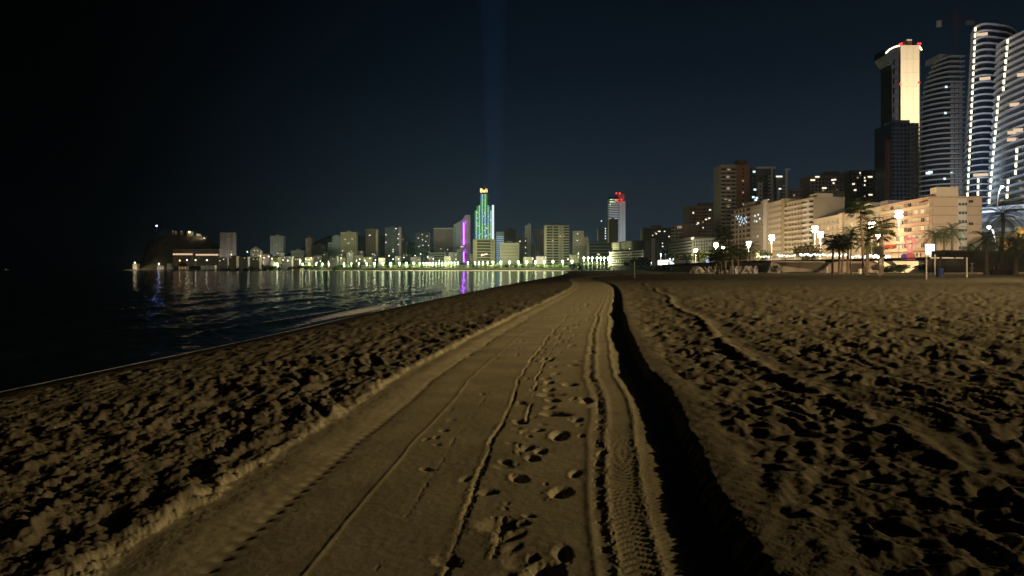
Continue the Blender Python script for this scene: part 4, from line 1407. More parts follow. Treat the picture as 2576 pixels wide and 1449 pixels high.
for a, c in zip(segs[:-1], segs[1:]):
    MB().prism(jj_poly(a, 2.2), 2 + a * (ztop - 2) + .003, 2 + c * (ztop - 2), top=jj_poly(c, 2.2)).build('glass_storeys', W['glassblue'], name_o)
MB().box(PX(2387, D) - ox, PX(2430, D) - ox, 10, 26, ztop + .63, PZ(124, D) - 5).build('roof_hut', W['grey'], name_o)
wl_ = MB().box(-1.4, 1.4, -.1, .1, 0, 1.5).mesh('lit_window', E['cool'])
for x, y, yy in ((2385, 219, 3.0), (2346, 436, 6.2), (2350, 434, 5.4), (2381, 451, 3), (2383, 285, 3), (2398, 437, 3)):
    inst('lit_window', wl_, name_o, (PX(x, D) - ox, yy - 1.2, PZ(y, D) - 5), (0, 0, 0), None if yy > 4 else (0.55, 1, .8))
win = MB().box(-1.0, 1.0, 3.2, 3.75, 0.9, 2.6).mesh('window', W['slabgrey'])
for k in range(nfl - 6):
    for x in (2404, 2415, 2425):
        inst('window', win, name_o, (PX(x, D) - ox, 0, 2 + k * (ztop - 2) / (nfl - 1)))
# tower crane above it
D = 480.0
cx0 = PX(2404, D)
co_ = empty('tower_crane', (cx0, D, 5), 0, 'dim tower crane standing behind the curved slab tower', 'crane')
STEEL = mat('crane_steel', (0.16, 0.05, 0.05), 0.6)
zt = PZ(52, D) - 5
b = MB()
for dx in (-.8, .8):
    for dy in (-.8, .8):
        b.box(dx - .1, dx + .1, dy - .1, dy + .1, 0, zt + 6)
for k in range(48):
    z = zt * k / 48
    b.tube([(-.8, -.8, z), (.8, -.8, z + zt / 48)], .07, 4)
b.build('mast', STEEL, co_)
b = MB()
xl = PX(2359, D) - cx0
for dz in (0, 1.4):
    b.tube([(xl, 0, zt + dz), (12, 0, zt + dz)], .14, 4)
for k in range(14):
    x = xl + (12 - xl) * k / 14
    b.tube([(x, 0, zt), (x + (12 - xl) / 28, 0, zt + 1.4), (x + (12 - xl) / 14, 0, zt)], .08, 4)
b.build('jib', STEEL, co_)
MB().box(xl - .5, xl + 2.0, -1, 1, zt - 4.2, zt - .2).build('trolley', W['cream'], co_)
MB().box(7, 12, -1, 1, zt - 2.6, zt - .2).build('counterweight', W['grey'], co_)

# the two LED striped towers
def led_tower(name, label, foot, roof, z0, z1, nfl, led_i, nled, led_span, slab_mat, core_in=2.4, extra=None):
    """foot / roof: matching lists of plan points (survey x, D), counter-clockwise from above"""
    A0 = [Vector((PX(x, D), D)) for x, D in foot]
    A1 = [Vector((PX(x, D), D)) for x, D in roof]
    c0 = sum(A0, Vector((0, 0))) / len(A0)
    o_ = empty(name, (c0.x, c0.y, 0), 0, label, 'skyscraper')
    def poly(f, inset=0.0):
        p = [a.lerp(c, f) for a, c in zip(A0, A1)]
        m = sum(p, Vector((0, 0))) / len(p)
        return [((q - c0) - (q - m).normalized() * inset)[:] for q in p]
    def round_(p, it=2):
        for _ in range(it):
            r_ = []
            for i in range(len(p)):
                a, c = Vector(p[i]), Vector(p[(i + 1) % len(p)])
                r_ += [(a * .78 + c * .22)[:], (a * .22 + c * .78)[:]]
            p = r_
        return p
    for k in range(nfl):
        f = k / (nfl - 1)
        z = z0 + f * (z1 - z0)
        MB().prism(round_(poly(f)), z, z + 0.48).build('balcony_slab', slab_mat, o_)
    for k in range(6):
        a, c = k / 6, (k + 1) / 6
        MB().prism(round_(poly(a, core_in)), z0 + a * (z1 - z0) - (25 if k == 0 else 0), z0 + c * (z1 - z0) - .004, top=round_(poly(c, core_in))).build('glass_storeys', W['glassblue'], o_)
    fh = (z1 - z0) / (nfl - 1)
    lm = MB().box(-.32, .32, -.28, .28, 1.1, fh - .35).mesh('led_segment', E['led'])
    for (i, lo, hi) in led_i:
        for k in range(lo, hi):
            f = k / (nfl - 1)
            p = round_(poly(f, 0.15), 2)
            q = poly(f, 0.0)[i]
            best = min(p, key=lambda v: (Vector(v) - Vector(q)).length)
            inst('led_segment', lm, o_, (best[0], best[1], z0 + f * (z1 - z0)))
    return o_, c0, poly, round_, fh

foot = [(2476, 372), (2486, 345), (2560, 312), (2660, 285), (2800, 300), (2800, 350), (2600, 392)]
roof = [(2494, 366), (2528, 350), (2585, 335), (2660, 318), (2790, 322), (2800, 355), (2610, 392)]
k2, c2, poly2, rnd2, fh2 = led_tower('led_striped_tower', 'nearer wavy tower with bright LED column and blue white slabs at the frame edge', foot, roof, 32, 111.5, 25, [(1, 0, 24)], 24, None, W['slab'])
k2['label'] = 'larger LED striped tower with blue white slabs, cut by the edge of the view'
foot = [(2412, 412), (2424, 382), (2478, 372), (2530, 380), (2540, 430), (2450, 440)]
roof = [(2440, 405), (2449, 382), (2482, 376), (2560, 384), (2570, 430), (2460, 436)]
k1, c1_, poly1, rnd1, fh1 = led_tower('led_striped_tower', 'slimmer LED striped tower with stepped slabs between the curved tower and its larger twin', foot, roof, 32, 128.5, 30, [(1, 0, 29)], 29, None, W['slab'])
# the short third and fourth LED columns near the foot
lm = MB().box(-.32, .32, -.28, .28, 1.1, fh2 - .35).mesh('led_segment', E['led'])
for k in range(0, 7):
    p = rnd2(poly2(k / 24, 0.1))
    q = min(p, key=lambda v: abs((v[0] + c2.x) / (v[1] + c2.y) * F + CX - (2533 + k * 5.5)) + (500 if v[1] > 0 else 0))
    inst('led_segment', lm, k2, (q[0], q[1], 32 + k * fh2))
for k in range(0, 5):
    p = rnd1(poly1(k / 29, 0.1))
    q = min(p, key=lambda v: abs((v[0] + c1_.x) / (v[1] + c1_.y) * F + CX - (2444 + k * 5)) + (500 if v[1] > 0 else 0))
    inst('led_segment', lm, k1, (q[0], q[1], 32 + k * fh1))
lw = MB().box(-2.4, 2.4, -.15, .15, 0.95, 2.5).mesh('lit_balcony', emi('lit_balcony_warm', (1.0, .74, .5), .8))
for (oo_, cc, pol, rn_, z0_, z1_, n_f, pts) in ((k2, c2, poly2, rnd2, 32, 111.5, 25, [(2570, 9), (2545, 9), (2540, 8), (2572, 17), (2560, 13)]), (k1, c1_, poly1, rnd1, 32, 128.5, 30, [(2462, 5), (2470, 5), (2466, 27), (2478, 20)])):
    for x, k in pts:
        f = k / (n_f - 1)
        p = rn_(pol(f, 1.5))
        q = min(p, key=lambda v: abs((v[0] + cc.x) / (v[1] + cc.y) * F + CX - x) + (500 if v[1] > 0 else 0))
        inst('lit_balcony', lw, oo_, (q[0], q[1], z0_ + f * (z1_ - z0_)), (0, 0, R(-25)))
MB().box(-2, 12, -4, 8, 129.4, 134).build('roof_hut', W['grey'], k1)
# podium below the LED towers
t = Bld('podium_block', 'dark banded podium block under the LED towers behind the palms', 2466, 2700, 520, 290, 258, depth=40, base=4.8, cat='podium')
body(t.o, t.w, 40, t.H, W['darkgrey'], False)
for k in range(5):
    MB().box(0, t.w, -.5, -.02, 3 + k * 4.2, 4.4 + k * 4.2).build('facade_band', W['grey'], t.o)
MB().box(-1, t.w * .28, -3, 0, t.H + .01, t.H + .6).build('roof_slab', W['white'], t.o)
# ================================================================ the lamplit apartment row along the promenade
def row(name, label, x0, D0, x1, D1, ytop, depth=15, base=4.8, cat='apartment block'):
    return Bld(name, label, x0, x1, ytop, D0, D1, depth, base, cat, hD=D1)

# salmon end building
t = row('salmon_apartments', 'salmon apartment block with a blind gable end and red awnings facing the sculpture', 2224, 275, 2348, 240, 498, 15.5)
body(t.o, t.w, 15.5, t.H, W['pink'], False)
nf = 6
fh = (t.H - 3.2) / nf
for i in range(nf):
    z = 3.2 + i * fh
    b = MB()
    b.box(0.0, t.w, -1.35, -.02, z - .16, z + .06, 0)
    b.box(0.0, t.w, -1.35, -1.2, z + .06, z + 1.0, 0)
    b.build('balcony', W['pinkdark' if i not in (5,) else 'pink'], t.o)
    for j in range(8):
        q = t.w * (j + .5) / 8
        on = (i, j) in ((4, 5), (4, 6), (3, 7), (2, 2), (2, 6))
        inst('window', window_mesh(2.3, 1.75, E['warm'] if on else W['shutter' if (i + j) % 3 else 'glassdark'], True, 'warm' if on else 'sh%d' % ((i + j) % 3 > 0)), t.o, (q, 0, z + .75))
    for j in (0, 4, 7.8):
        MB().box(t.w * j / 8, t.w * j / 8 + .16, -1.18, -.02, z + .07, z + fh - .2).build('party_screen', W['pink'], t.o)
aw = MB()
aw.add([(0, -.05, 1.0), (4.2, -.05, 1.0), (4.2, -1.7, 0.1), (0, -1.7, 0.1), (0, -.05, .9), (4.2, -.05, .9), (4.2, -1.7, 0), (0, -1.7, 0)], [(0, 3, 2, 1), (4, 5, 6, 7), (0, 1, 5, 4), (1, 2, 6, 5), (2, 3, 7, 6), (3, 0, 4, 7)])
am = aw.mesh('awning', W['awning'])
inst('awning', am, t.o, (t.w - 6.5, 0, 3.2 + 5 * fh + 1.65))
inst('awning', am, t.o, (1.0, 0, 3.2 + 0 * fh + 1.55))
inst('awning', am, t.o, (6.0, 0, 3.2 + 0 * fh + 1.55))
MB().box(-.2, t.w + .2, -1.5, 15.6, t.H + .003, t.H + .5).build('roof_edge', W['pinkdark'], t.o)
MB().box(t.w - 4, t.w, 1, 8, t.H + .503, t.H + 3.6).build('roof_hut', W['pale'], t.o)
# gable end: storey grooves, stair bay, small windows
b = MB()
for i in range(1, 7):
    z = t.H * i / 7
    b.box(t.w + .01, t.w + .10, -.1, 15.5, z, z + .18)
b.build('storey_groove', W['brown'], t.o)
MB().box(t.w + .01, t.w + .45, 7.6, 10.4, 2.5, t.H - .2).build('stair_bay', W['frame'], t.o)
wm = window_mesh(0.85, 0.9, W['glassdark'], True, 'glassdark')
for i in range(6):
    for k in range(3):
        inst('window', wm, t.o, (t.w + .46, 8.2 + k * .9, 3.5 + i * t.H * .14), (0, 0, R(90)))
wm = window_mesh(0.62, 0.85, W['glassdark'], False, 'glassdark')
for z in (t.H * .92, t.H * .56, t.H * .22):
    for k in (0, .75):
        inst('window', wm, t.o, (t.w, 11.6 + k, z), (0, 0, R(90)))
MB().box(t.w + .45, t.w + 3.2, 4.5, 15.0, 0, 2.6).build('ground_floor_porch', W['white'], t.o)

# long pale block
t = row('long_pale_apartments', 'long low pale apartment block with regular windows behind the double-headed lamps', 2047, 363, 2224, 284, 522, 15)
body(t.o, t.w, 15, t.H, W['pale'])
put_windows(t.o, 'front', t.w, 15, 3, t.H - 3.5, 6, 14, 2.1, 1.6, .03, ('dim', 'warm'), True, margin=.01, pane='shutter')
put_windows(t.o, 'right', t.w, 15, 3, t.H - 3.5, 6, 3, 1.6, 1.4, 0, ('dim',), True)
MB().box(t.w * .45, t.w * .50, -1.1, -.02, 0, t.H + 1).build('stair_bay', W['pale'], t.o)
bal = MB().box(t.w * .03, t.w * .43, -1.0, -.25, 0, .9).mesh('balcony', W['cream'])
bal2 = MB().box(t.w * .52, t.w * .97, -1.0, -.25, 0, .9).mesh('balcony', W['cream'])
for i in range(1, 6):
    inst('balcony', bal, t.o, (0, 0, 3 + (t.H - 3.5) / 6 * i - .2))
    inst('balcony', bal2, t.o, (0, 0, 3 + (t.H - 3.5) / 6 * i - .2))
MB().box(t.w * .7, t.w * .8, 2, 9, t.H + .01, t.H + 3.4).build('roof_hut', W['cream'], t.o)
MB().box(t.w * .9, t.w * .98, 2, 9, t.H + .01, t.H + 3.0).build('roof_hut', W['grey'], t.o)

# olive block standing end-on behind
t = Bld('olive_end_block', 'olive block seen end on with three pairs of small pale windows', 2047, 2124, 484, 415, 415, 14, 4.8, 'apartment block')
body(t.o, t.w, 14, t.H, W['olive'])
b = MB()
for i in range(1, 9):
    b.box(-.1, t.w + .1, -.14, -.01, t.H * i / 9, t.H * i / 9 + .25)
b.build('storey_groove', W['brown'], t.o)
wm = window_mesh(1.3, 1.2, W['shutter'], True, 'shutter')
for i in range(9):
    for x in (.38, .68, .80):
        inst('window', wm, t.o, (t.w * x, 0, t.H * (i + .35) / 9))
MB().box(t.w * .6, t.w * .9, 2, 10, t.H + .01, t.H + 1.6).build('roof_hut', W['beige'], t.o)

# balcony block
t = row('balcony_apartments', 'ten storey block with slanting white balcony rows beside the pale lamp', 1979, 398, 2046, 366, 499, 16)
body(t.o, t.w, 16, t.H, W['beige'])
nf = 11
put_bands(t.o, t.w, 3, t.H - 3.5, nf, W['cream'], 0.0, .70, 1.3, bays=6, dark='shadow')
put_bands(t.o, t.w, 3, t.H - 3.5, nf, W['white'], 0.72, 1.0, 1.5, bays=2, dark='shadow')
fh = (t.H - 3.5) / nf
for i in range(nf):
    for j in range(6):
        if rb.random() < .55:
            inst('window', window_mesh(1.6, 1.8, W['shutter'], False, 'shutter'), t.o, (t.w * .7 * (j + .5) / 6, -.12, 3.2 + fh * i + .5))
t.spots([(2037, 576), (2041, 575.5)], 'warm', 2.4, 1.0)
MB().box(t.w * .72, t.w, 2, 10, t.H + .01, t.H + 2.6).build('roof_hut', W['cream'], t.o)
# pale window block with white stripe
t = row('plain_window_apartments', 'pale block of small dark windows with a smooth column of wall at its end', 1932, 432, 1978, 402, 503, 15)
body(t.o, t.w, 15, t.H, W['pale'])
put_windows(t.o, 'front', t.w, 15, 2.5, t.H - 3, 10, 9, 1.15, 1.45, .05, ('dim', 'white'), True, span=(0, .78))
MB().box(t.w * .82, t.w, -1.0, -.02, -3, t.H + 1).build('stair_bay', W['olive'], t.o)
t = row('white_pier_apartments', 'pale block ending in a smooth white vertical pier with a white roof box', 1888, 465, 1932, 434, 512, 15)
body(t.o, t.w, 15, t.H, W['beige'])
put_windows(t.o, 'front', t.w, 15, 2.5, t.H - 3, 10, 8, 1.25, 1.35, .05, ('dim', 'cool'), True, span=(0, .8))
MB().box(t.w * .84, t.w, -1.2, -.02, -3, t.H + 2.6).build('pier', W['white'], t.o)
roofbox(t.o, t.w * .5, t.w * .8, 1, 6, t.H, 2.6, W['white'])
t.spots([(1900, 543), (1908, 540), (1912, 550), (1904, 557)], 'cool', 1.6, 1.0)
t = row('blue_lit_apartments', 'darker block with a cluster of blue white balcony lights', 1843, 500, 1888, 467, 520, 15)
body(t.o, t.w, 15, t.H, W['brown'])
put_bands(t.o, t.w, 3, t.H - 3.5, 10, W['beige'], 0.0, .98, 1.2, bays=5, dark='shadow')
roofbox(t.o, t.w * .5, t.w, 2, 10, t.H, 3.4, W['pink'])
bl = emi('balcony_light_blue', (0.62, 0.78, 1.0), 1.1)
blm = MB().box(-.7, .7, -1.62, -1.5, 0, 1.1).mesh('balcony_light', bl)
for x, y in ((1858, 547), (1861, 552), (1864, 546), (1868, 553), (1871, 549), (1874, 556), (1879, 552), (1883, 549), (1866, 560), (1872, 561), (1868, 568), (1877, 564), (1881, 557), (1884, 561)):
    q = t.loc(x, y)
    inst('balcony_light', blm, t.o, (q[0], 0, q[1]))
t = row('low_shop_block', 'low grey block with one white lit window behind the first promenade lamps', 1740, 560, 1842, 505, 597, 15, cat='block')
body(t.o, t.w, 15, t.H, W['olive'])
put_windows(t.o, 'front', t.w, 15, 2.5, t.H - 3, 7, 14, 1.5, 1.4, .02, ('dim',))
t.spots([(1744, 599), (1741, 600)], 'white', 2.5, 1.6)
t = row('seafront_terrace_block', 'low brown terrace of shops and flats at the foot of the dotted brown tower', 1686, 640, 1742, 565, 598, 14, cat='block')
body(t.o, t.w, 14, t.H, W['brown'])
put_bands(t.o, t.w, 3, t.H - 4, 7, W['beige'], 0.0, .98, 1.0, dark='shadow')

# ================================================================ the sculpted promenade walls
CONC = mat('promenade_concrete', (0.40, 0.345, 0.275), 0.8, 0.10, 0.25, 0.15, 2.0)
CONCD = mat('brown_shell_concrete', (0.17, 0.13, 0.105), 0.8, 0.14, 0.2, 0.15, 2.0)
CONCL = mat('cream_shell_concrete', (0.56, 0.49, 0.38), 0.8, 0.07, 0.2, 0.1, 2.0)
def shell(name, label, tops, feet, m, curve=0.35, n=40, thick=0.5, back=6.0):
    """a lofted wall: tops and feet are survey stations (x, y, D) / (x, D); the face is hollowed like a hull"""
    T = np.array(tops, float)
    Bf = np.array(feet, float)
    u = np.linspace(0, 1, n)
    def along(A, c):
        return smooth_interp(np.linspace(0, 1, len(A)), A[:, c])(u)
    tx, ty, tD = along(T, 0), along(T, 1), along(T, 2)
    fx, fD = along(Bf, 0), along(Bf, 1)
    b = MB()
    m_ = 9
    vs, fs = [], []
    for i in range(n):
        p1 = P(tx[i], ty[i], tD[i])
        X0 = PX(fx[i], fD[i])
        p0 = Vector((X0, fD[i], BZ(X0, fD[i]) - .35))
        for k in range(m_):
            s = k / (m_ - 1)
            g = s ** (1 + curve * 2)
            vs.append((p0.x + (p1.x - p0.x) * g, p0.y + (p1.y - p0.y) * g, p0.z + (p1.z - p0.z) * s))
        vs.append((p1.x + .15, p1.y + thick, p1.z + .02))
        vs.append((p1.x + .6, p1.y + back, p1.z - .05))
        vs.append((p1.x + .8, p1.y + back, p0.z - .5))
    c_ = m_ + 3
    for i in range(n - 1):
        for k in range(c_ - 1):
            a = i * c_ + k
            fs.append((a, a + c_, a + c_ + 1, a + 1))
    fs.append(tuple(range(c_)))
    fs.append(tuple(range(n * c_ - 1, n * c_ - c_ - 1, -1)))
    b.add(vs, fs)
    o = b.build(name, m, smooth=False)
    o.data.polygons.foreach_set('use_smooth', [len(p.vertices) == 4 for p in o.data.polygons])
    return tag(o, label, 'promenade wall')

shell('shell_wall', 'long dark brown shell wall with a pointed prow, behind the volleyball net and palms', [(2378, 629, 146), (2410, 629.5, 145), (2500, 630, 140), (2600, 631, 134), (2760, 631, 126)], [(2412, 153), (2425, 150), (2500, 144), (2600, 137), (2760, 128)], CONCD, 0.15)
shell('shell_wall', 'low dark wall below the prow, beside the blue bin', [(2345, 668, 151), (2352, 650, 150), (2368, 646, 149), (2400, 645, 148.5), (2424, 643, 148)], [(2350, 151), (2358, 150), (2372, 149.5), (2402, 149), (2428, 148.5)], CONCD, 0.05, n=24, back=3)
shell('shell_wall', 'cream curved wall with a rounded end above the planted ramp', [(2212, 664, 186), (2240, 658, 183), (2290, 655.5, 178), (2330, 655.5, 172), (2341, 661, 168), (2345, 672, 166)], [(2222, 186), (2245, 183), (2290, 178), (2328, 172), (2339, 168.5), (2343, 166)], CONCL, 0.1, n=50, back=4)
shell('shell_wall', 'dark rounded mound wall behind the cluster of slim palms', [(2044, 689, 190), (2068, 677, 190), (2085, 664, 190), (2105, 658, 190), (2150, 657, 190), (2192, 658.5, 189), (2206, 668, 188), (2230, 688, 186)], [(2044, 188), (2066, 188), (2084, 188), (2106, 188), (2150, 188), (2192, 187), (2208, 186.5), (2232, 185)], CONCD, 0.05, n=60, back=5)
shell('shell_wall', 'grey hull shaped wall with a sharp prow beside the dark mound', [(1941, 656.5, 222), (1960, 656.5, 221), (2000, 657, 219), (2040, 657, 216), (2075, 657.5, 213)], [(1984, 230), (1993, 228), (2012, 225), (2045, 221), (2078, 217)], CONC, 0.3)
shell('shell_wall', 'tan shell wall curving away behind the stacked sunbeds', [(1852, 662, 262), (1880, 661, 256), (1915, 661, 248), (1950, 663, 240), (1978, 674, 236)], [(1872, 262), (1890, 258), (1920, 250), (1950, 243), (1976, 238)], CONC, 0.3)
shell('shell_wall', 'sand coloured shell wall at the foot of the left palm cluster', [(1690, 672, 372), (1735, 668, 340), (1770, 664, 318), (1810, 662.5, 296), (1864, 663, 272)], [(1700, 374), (1740, 345), (1776, 324), (1815, 303), (1862, 279)], CONC, 0.25)
# pale coping line on top, beach path at the foot
path_m = mat('pale_boardwalk', (0.46, 0.40, 0.30), 0.85, 0.1, 0.3)
b = MB()
pth = [(1985, 224), (2060, 205), (2150, 170), (2300, 140), (2440, 128), (2700, 112)]
vs = []
for x, D in pth:
    X = PX(x, D)
    vs += [(X, D, BZ(X, D) + .09), (X + 5.5, D + 9, BZ(X + 5.5, D + 9) + .10)]
b.add(vs, [(2 * i, 2 * i + 2, 2 * i + 3, 2 * i + 1) for i in range(len(pth) - 1)])
o = b.build('beach_path', path_m)
o['kind'] = 'structure'
# ramp with planting
b = MB()
X = PX(2290, 168)
zg = BZ(X, 168)
b.add([(X - 5, 160, zg - .2), (X + 4, 160, zg - .2), (X + 6, 174, 3.6), (X - 1, 174, 3.6), (X - 5, 160, zg - .6), (X + 4, 160, zg - .6), (X + 6, 174, zg - .6), (X - 1, 174, zg - .6)],
      [(0, 1, 2, 3), (0, 4, 5, 1), (1, 5, 6, 2), (3, 2, 6, 7), (0, 3, 7, 4)])
tag(b.build('access_ramp', CONCL), 'pale access ramp climbing from the sand to the cream wall', 'ramp')
b = MB()
X = PX(2232, 165)
b.add([(X - 4, 163, zg + 2.6), (X - 2, 163, zg + 2.6), (X + 2, 161, zg - .1), (X + .4, 161, zg - .1), (X - 4, 165, zg + 2.6), (X - 2, 165, zg + 2.6), (X + 2, 163, zg - .1), (X + .4, 163, zg - .1)],
      [(0, 3, 2, 1), (4, 5, 6, 7), (0, 1, 5, 4), (1, 2, 6, 5), (2, 3, 7, 6), (3, 0, 4, 7)])
tag(b.build('slanted_parapet', CONCL), 'slanted pale parapet dropping to the sand beside the dark mound', 'parapet')

# ================================================================ planting
LEAF = {
    'palm': mat('palm_leaf', (0.050, 0.062, 0.022), 0.6, 0.25, 0.8),
    'tamarisk': mat('tamarisk_leaf', (0.115, 0.085, 0.035), 0.8, 0.3, 0.5),
    'tree': mat('seafront_tree_leaf', (0.098, 0.125, 0.042), 0.8, 0.3, 0.2),
    'dark': mat('evergreen_leaf', (0.030, 0.045, 0.018), 0.8, 0.3, 0.2),
    'dead': mat('dry_palm_skirt', (0.10, 0.075, 0.045), 0.9, 0.3, 0.8),
}
BARK = mat('palm_bark', (0.11, 0.08, 0.055), 0.9, 0.25, 2.0, 0.6, 6)
WOOD = mat('tree_bark', (0.10, 0.075, 0.05), 0.9, 0.25, 1.0)
def pinnate(L_, lift, droop, n=13, lw=0.62):
    """a feather leaf along +x"""
    b = MB()
    pts = []
    for i in range(n + 1):
        s = i / n
        pts.append(Vector((L_ * s * (1 - .18 * droop * s * s), 0, L_ * (lift * s - droop * s ** 2.1))))
    b.tube(pts, [0.045 * (1 - .85 * i / n) for i in range(n + 1)], 3, cap=False)
    vs, fs = [], []
    for i in range(2, n + 1):
        p = pts[i]
        d = (pts[i] - pts[i - 1]).normalized()
        ln = lw * math.sin(math.pi * (0.12 + .86 * i / n)) ** .6 + .08
        for sgn in (-1, 1):
            k = len(vs)
            tip = p + d * ln * .75 + Vector((0, sgn * ln * .78, -ln * .30))
            vs += [p - d * .06, p + d * .07, tip]
            fs.append((k, k + 1, k + 2) if sgn > 0 else (k + 1, k, k + 2))
    b.add(vs, fs)
    return b.mesh('leaf', LEAF['palm'])
def fan_leaf(pet, r_, lift, droop, m='palm'):
    b = MB()
    e = Vector((pet, 0, pet * lift))
    b.tube([(0, 0, 0), (pet * .5, 0, pet * lift * .55), e], [.04, .03, .025], 3, cap=False)
    vs, fs = [e[:]], []
    nseg = 11
    for k in range(nseg):
        a = R(-105 + 210 * k / (nseg - 1))
        rr = r_ * (1 - .25 * abs(math.sin(a * .5)))
        c = Vector((math.cos(a) * rr, math.sin(a) * rr, -droop * rr * (.3 + .7 * math.cos(a * .8) ** 2)))
        w_ = Vector((-math.sin(a), math.cos(a), 0)) * .10 * r_
        mid = e + c * .55
        i = len(vs)
        vs += [(mid - w_)[:], (e + c)[:], (mid + w_)[:]]
        fs += [(0, i, i + 1), (0, i + 1, i + 2)]
    b.add(vs, fs)
    return b.mesh('leaf', LEAF[m])
PIN = [pinnate(3.1, .95, .62), pinnate(3.3, .55, .80), pinnate(3.2, .12, .75), pinnate(2.7, -.25, .75)]
FAN = [fan_leaf(1.0, .95, 1.1, .12), fan_leaf(1.15, 1.0, .45, .3), fan_leaf(1.1, 1.0, -.1, .55), fan_leaf(.95, .95, -.8, .6, 'dead')]
def palm(label, x, ytop, D, kind='fan', size=1.0, lean=0.0, base=None, tr=0.17, nleaf=48, group=None, seed=0):
    r = random.Random(seed * 7 + int(x * 13))
    X = PX(x, D)
    zb_ = BZ(X, D) - .15 if base is None else base
    ht = PZ(ytop, D) - zb_
    o_ = empty('palm_tree', (X, D, zb_), r.uniform(0, 6), label, 'palm tree', group)
    b = MB()
    pts, rad = [], []
    for i in range(12):
        s = i / 11
        pts.append((lean * (s - 1) ** 2 * -1 * ht * .12 + .05 * math.sin(s * 7 + seed), .04 * math.sin(s * 5 + 2 * seed), ht * s))
        rad.append(tr * size * (1.35 - .5 * s + (.55 * math.exp(-(s / .05) ** 2)) + (.30 if kind == 'date' and s > .88 else 0) + .06 * (i % 2)))
    b.tube(pts, rad, 9)
    b.build('trunk', BARK, o_, smooth=False)
    top = Vector(pts[-1])
    S = PIN if kind == 'date' else FAN
    for k in range(nleaf):
        f = (k + .5) / nleaf
        v = 0 if f < .25 else (1 if f < .55 else (2 if f < .82 else 3))
        if kind == 'fan' and v == 3 and r.random() < .2:
            v = 2
        s = size * 1.18 * r.uniform(.85, 1.12)
        dz_ = {0: 0.12, 1: 0.0, 2: -.14, 3: -.35}[v] * size
        inst('leaf', S[v], o_, top + Vector((0, 0, dz_)), (r.uniform(-.25, .25), r.uniform(-.22, .22), k * 2.39996 + r.uniform(-.2, .2)), (s, s, s))
    return o_
g = 'palms standing on the sand before the promenade wall'
palm('tallest slim fan palm, standing before the long pale apartments', 2166, 524, 125, 'fan', 1.1, .4, seed=1, tr=.15)
palm('fan palm with a round head beside the dark sign board', 2219, 574, 125, 'fan', 1.15, -.1, seed=2, tr=.2)
palm('feathery date palm between the tallest fan palm and the dark sign board palm', 2180, 607, 128, 'date', .75, seed=3, tr=.2)
palm('faint tall fan palm rising just behind the feathery date palm', 2184, 572, 150, 'fan', .95, seed=4)
palm('small slim palm at the seaward end of the five palm cluster', 2095, 608, 150, 'fan', 1.0, seed=5, tr=.2)
palm('second slim palm of the five palm cluster, thickest below its head', 2111, 612, 148, 'fan', 1.05, seed=6, tr=.2)
palm('third slim palm in the middle of the five palm cluster', 2121, 607, 155, 'fan', 1.0, -.3, seed=7, tr=.17)
palm('fourth slim palm of the five palm cluster with a knotted trunk', 2133, 608, 146, 'fan', .95, seed=8, tr=.2)
palm('taller arching date palm at the landward end of the five palm cluster', 2141, 584, 140, 'date', .62, seed=9, tr=.17)
palm('tall thin palm standing over the stacked sunbeds', 1825, 590, 190, 'fan', 1.3, seed=10, tr=.2)
palm('short palm beside the tall thin palm over the sunbeds', 1841, 634, 188, 'fan', 1.25, seed=11, tr=.24)
palm('short palm behind the stacked sunbeds nearest the hull shaped wall', 1856, 634, 194, 'fan', 1.25, .3, seed=12, tr=.2)
palm('small dark palm at the seaward end of the sunbed palms', 1802, 645, 200, 'fan', 1.1, seed=13, tr=.15)
palm('faint palm between the small dark palm and the tall thin one', 1814, 641, 210, 'fan', 1.1, seed=14, tr=.15)
palm('broad dark date palm in front of the brown shell wall', 2481, 600, 112, 'date', .78, seed=15, tr=.33, nleaf=44)
palm('tall leaning date palm behind the dark container', 2524, 542, 118, 'date', .95, .9, seed=16, tr=.27, nleaf=44)
palm('bushy date palm rising beside the dark container', 2554, 612, 110, 'date', .80, -.3, seed=17, tr=.33, nleaf=44)
palm('dark palm cut off by the edge of the view', 2590, 618, 108, 'date', .85, seed=18, tr=.30, nleaf=44)
palm('lamplit date palm beside the glowing white panel', 2352, 590, 200, 'date', 1.05, base=4.6, seed=19, tr=.25, nleaf=40)
palm('lamplit middle date palm in front of the blind salmon gable', 2374, 590, 205, 'date', .95, .3, base=4.6, seed=20, tr=.25, nleaf=40)
palm('tallest lamplit date palm in front of the salmon gable stair bay', 2395, 580, 206, 'date', 1.15, base=4.6, seed=21, tr=.25, nleaf=40)
palm('lamplit date palm under the third promenade lamp', 1887, 623, 262, 'date', 1.3, base=4.4, seed=22, tr=.25, nleaf=40)
palm('lamplit date palm under the brightest far promenade lamps', 1806, 634, 330, 'date', 1.4, base=4.4, seed=23, tr=.25, nleaf=40)

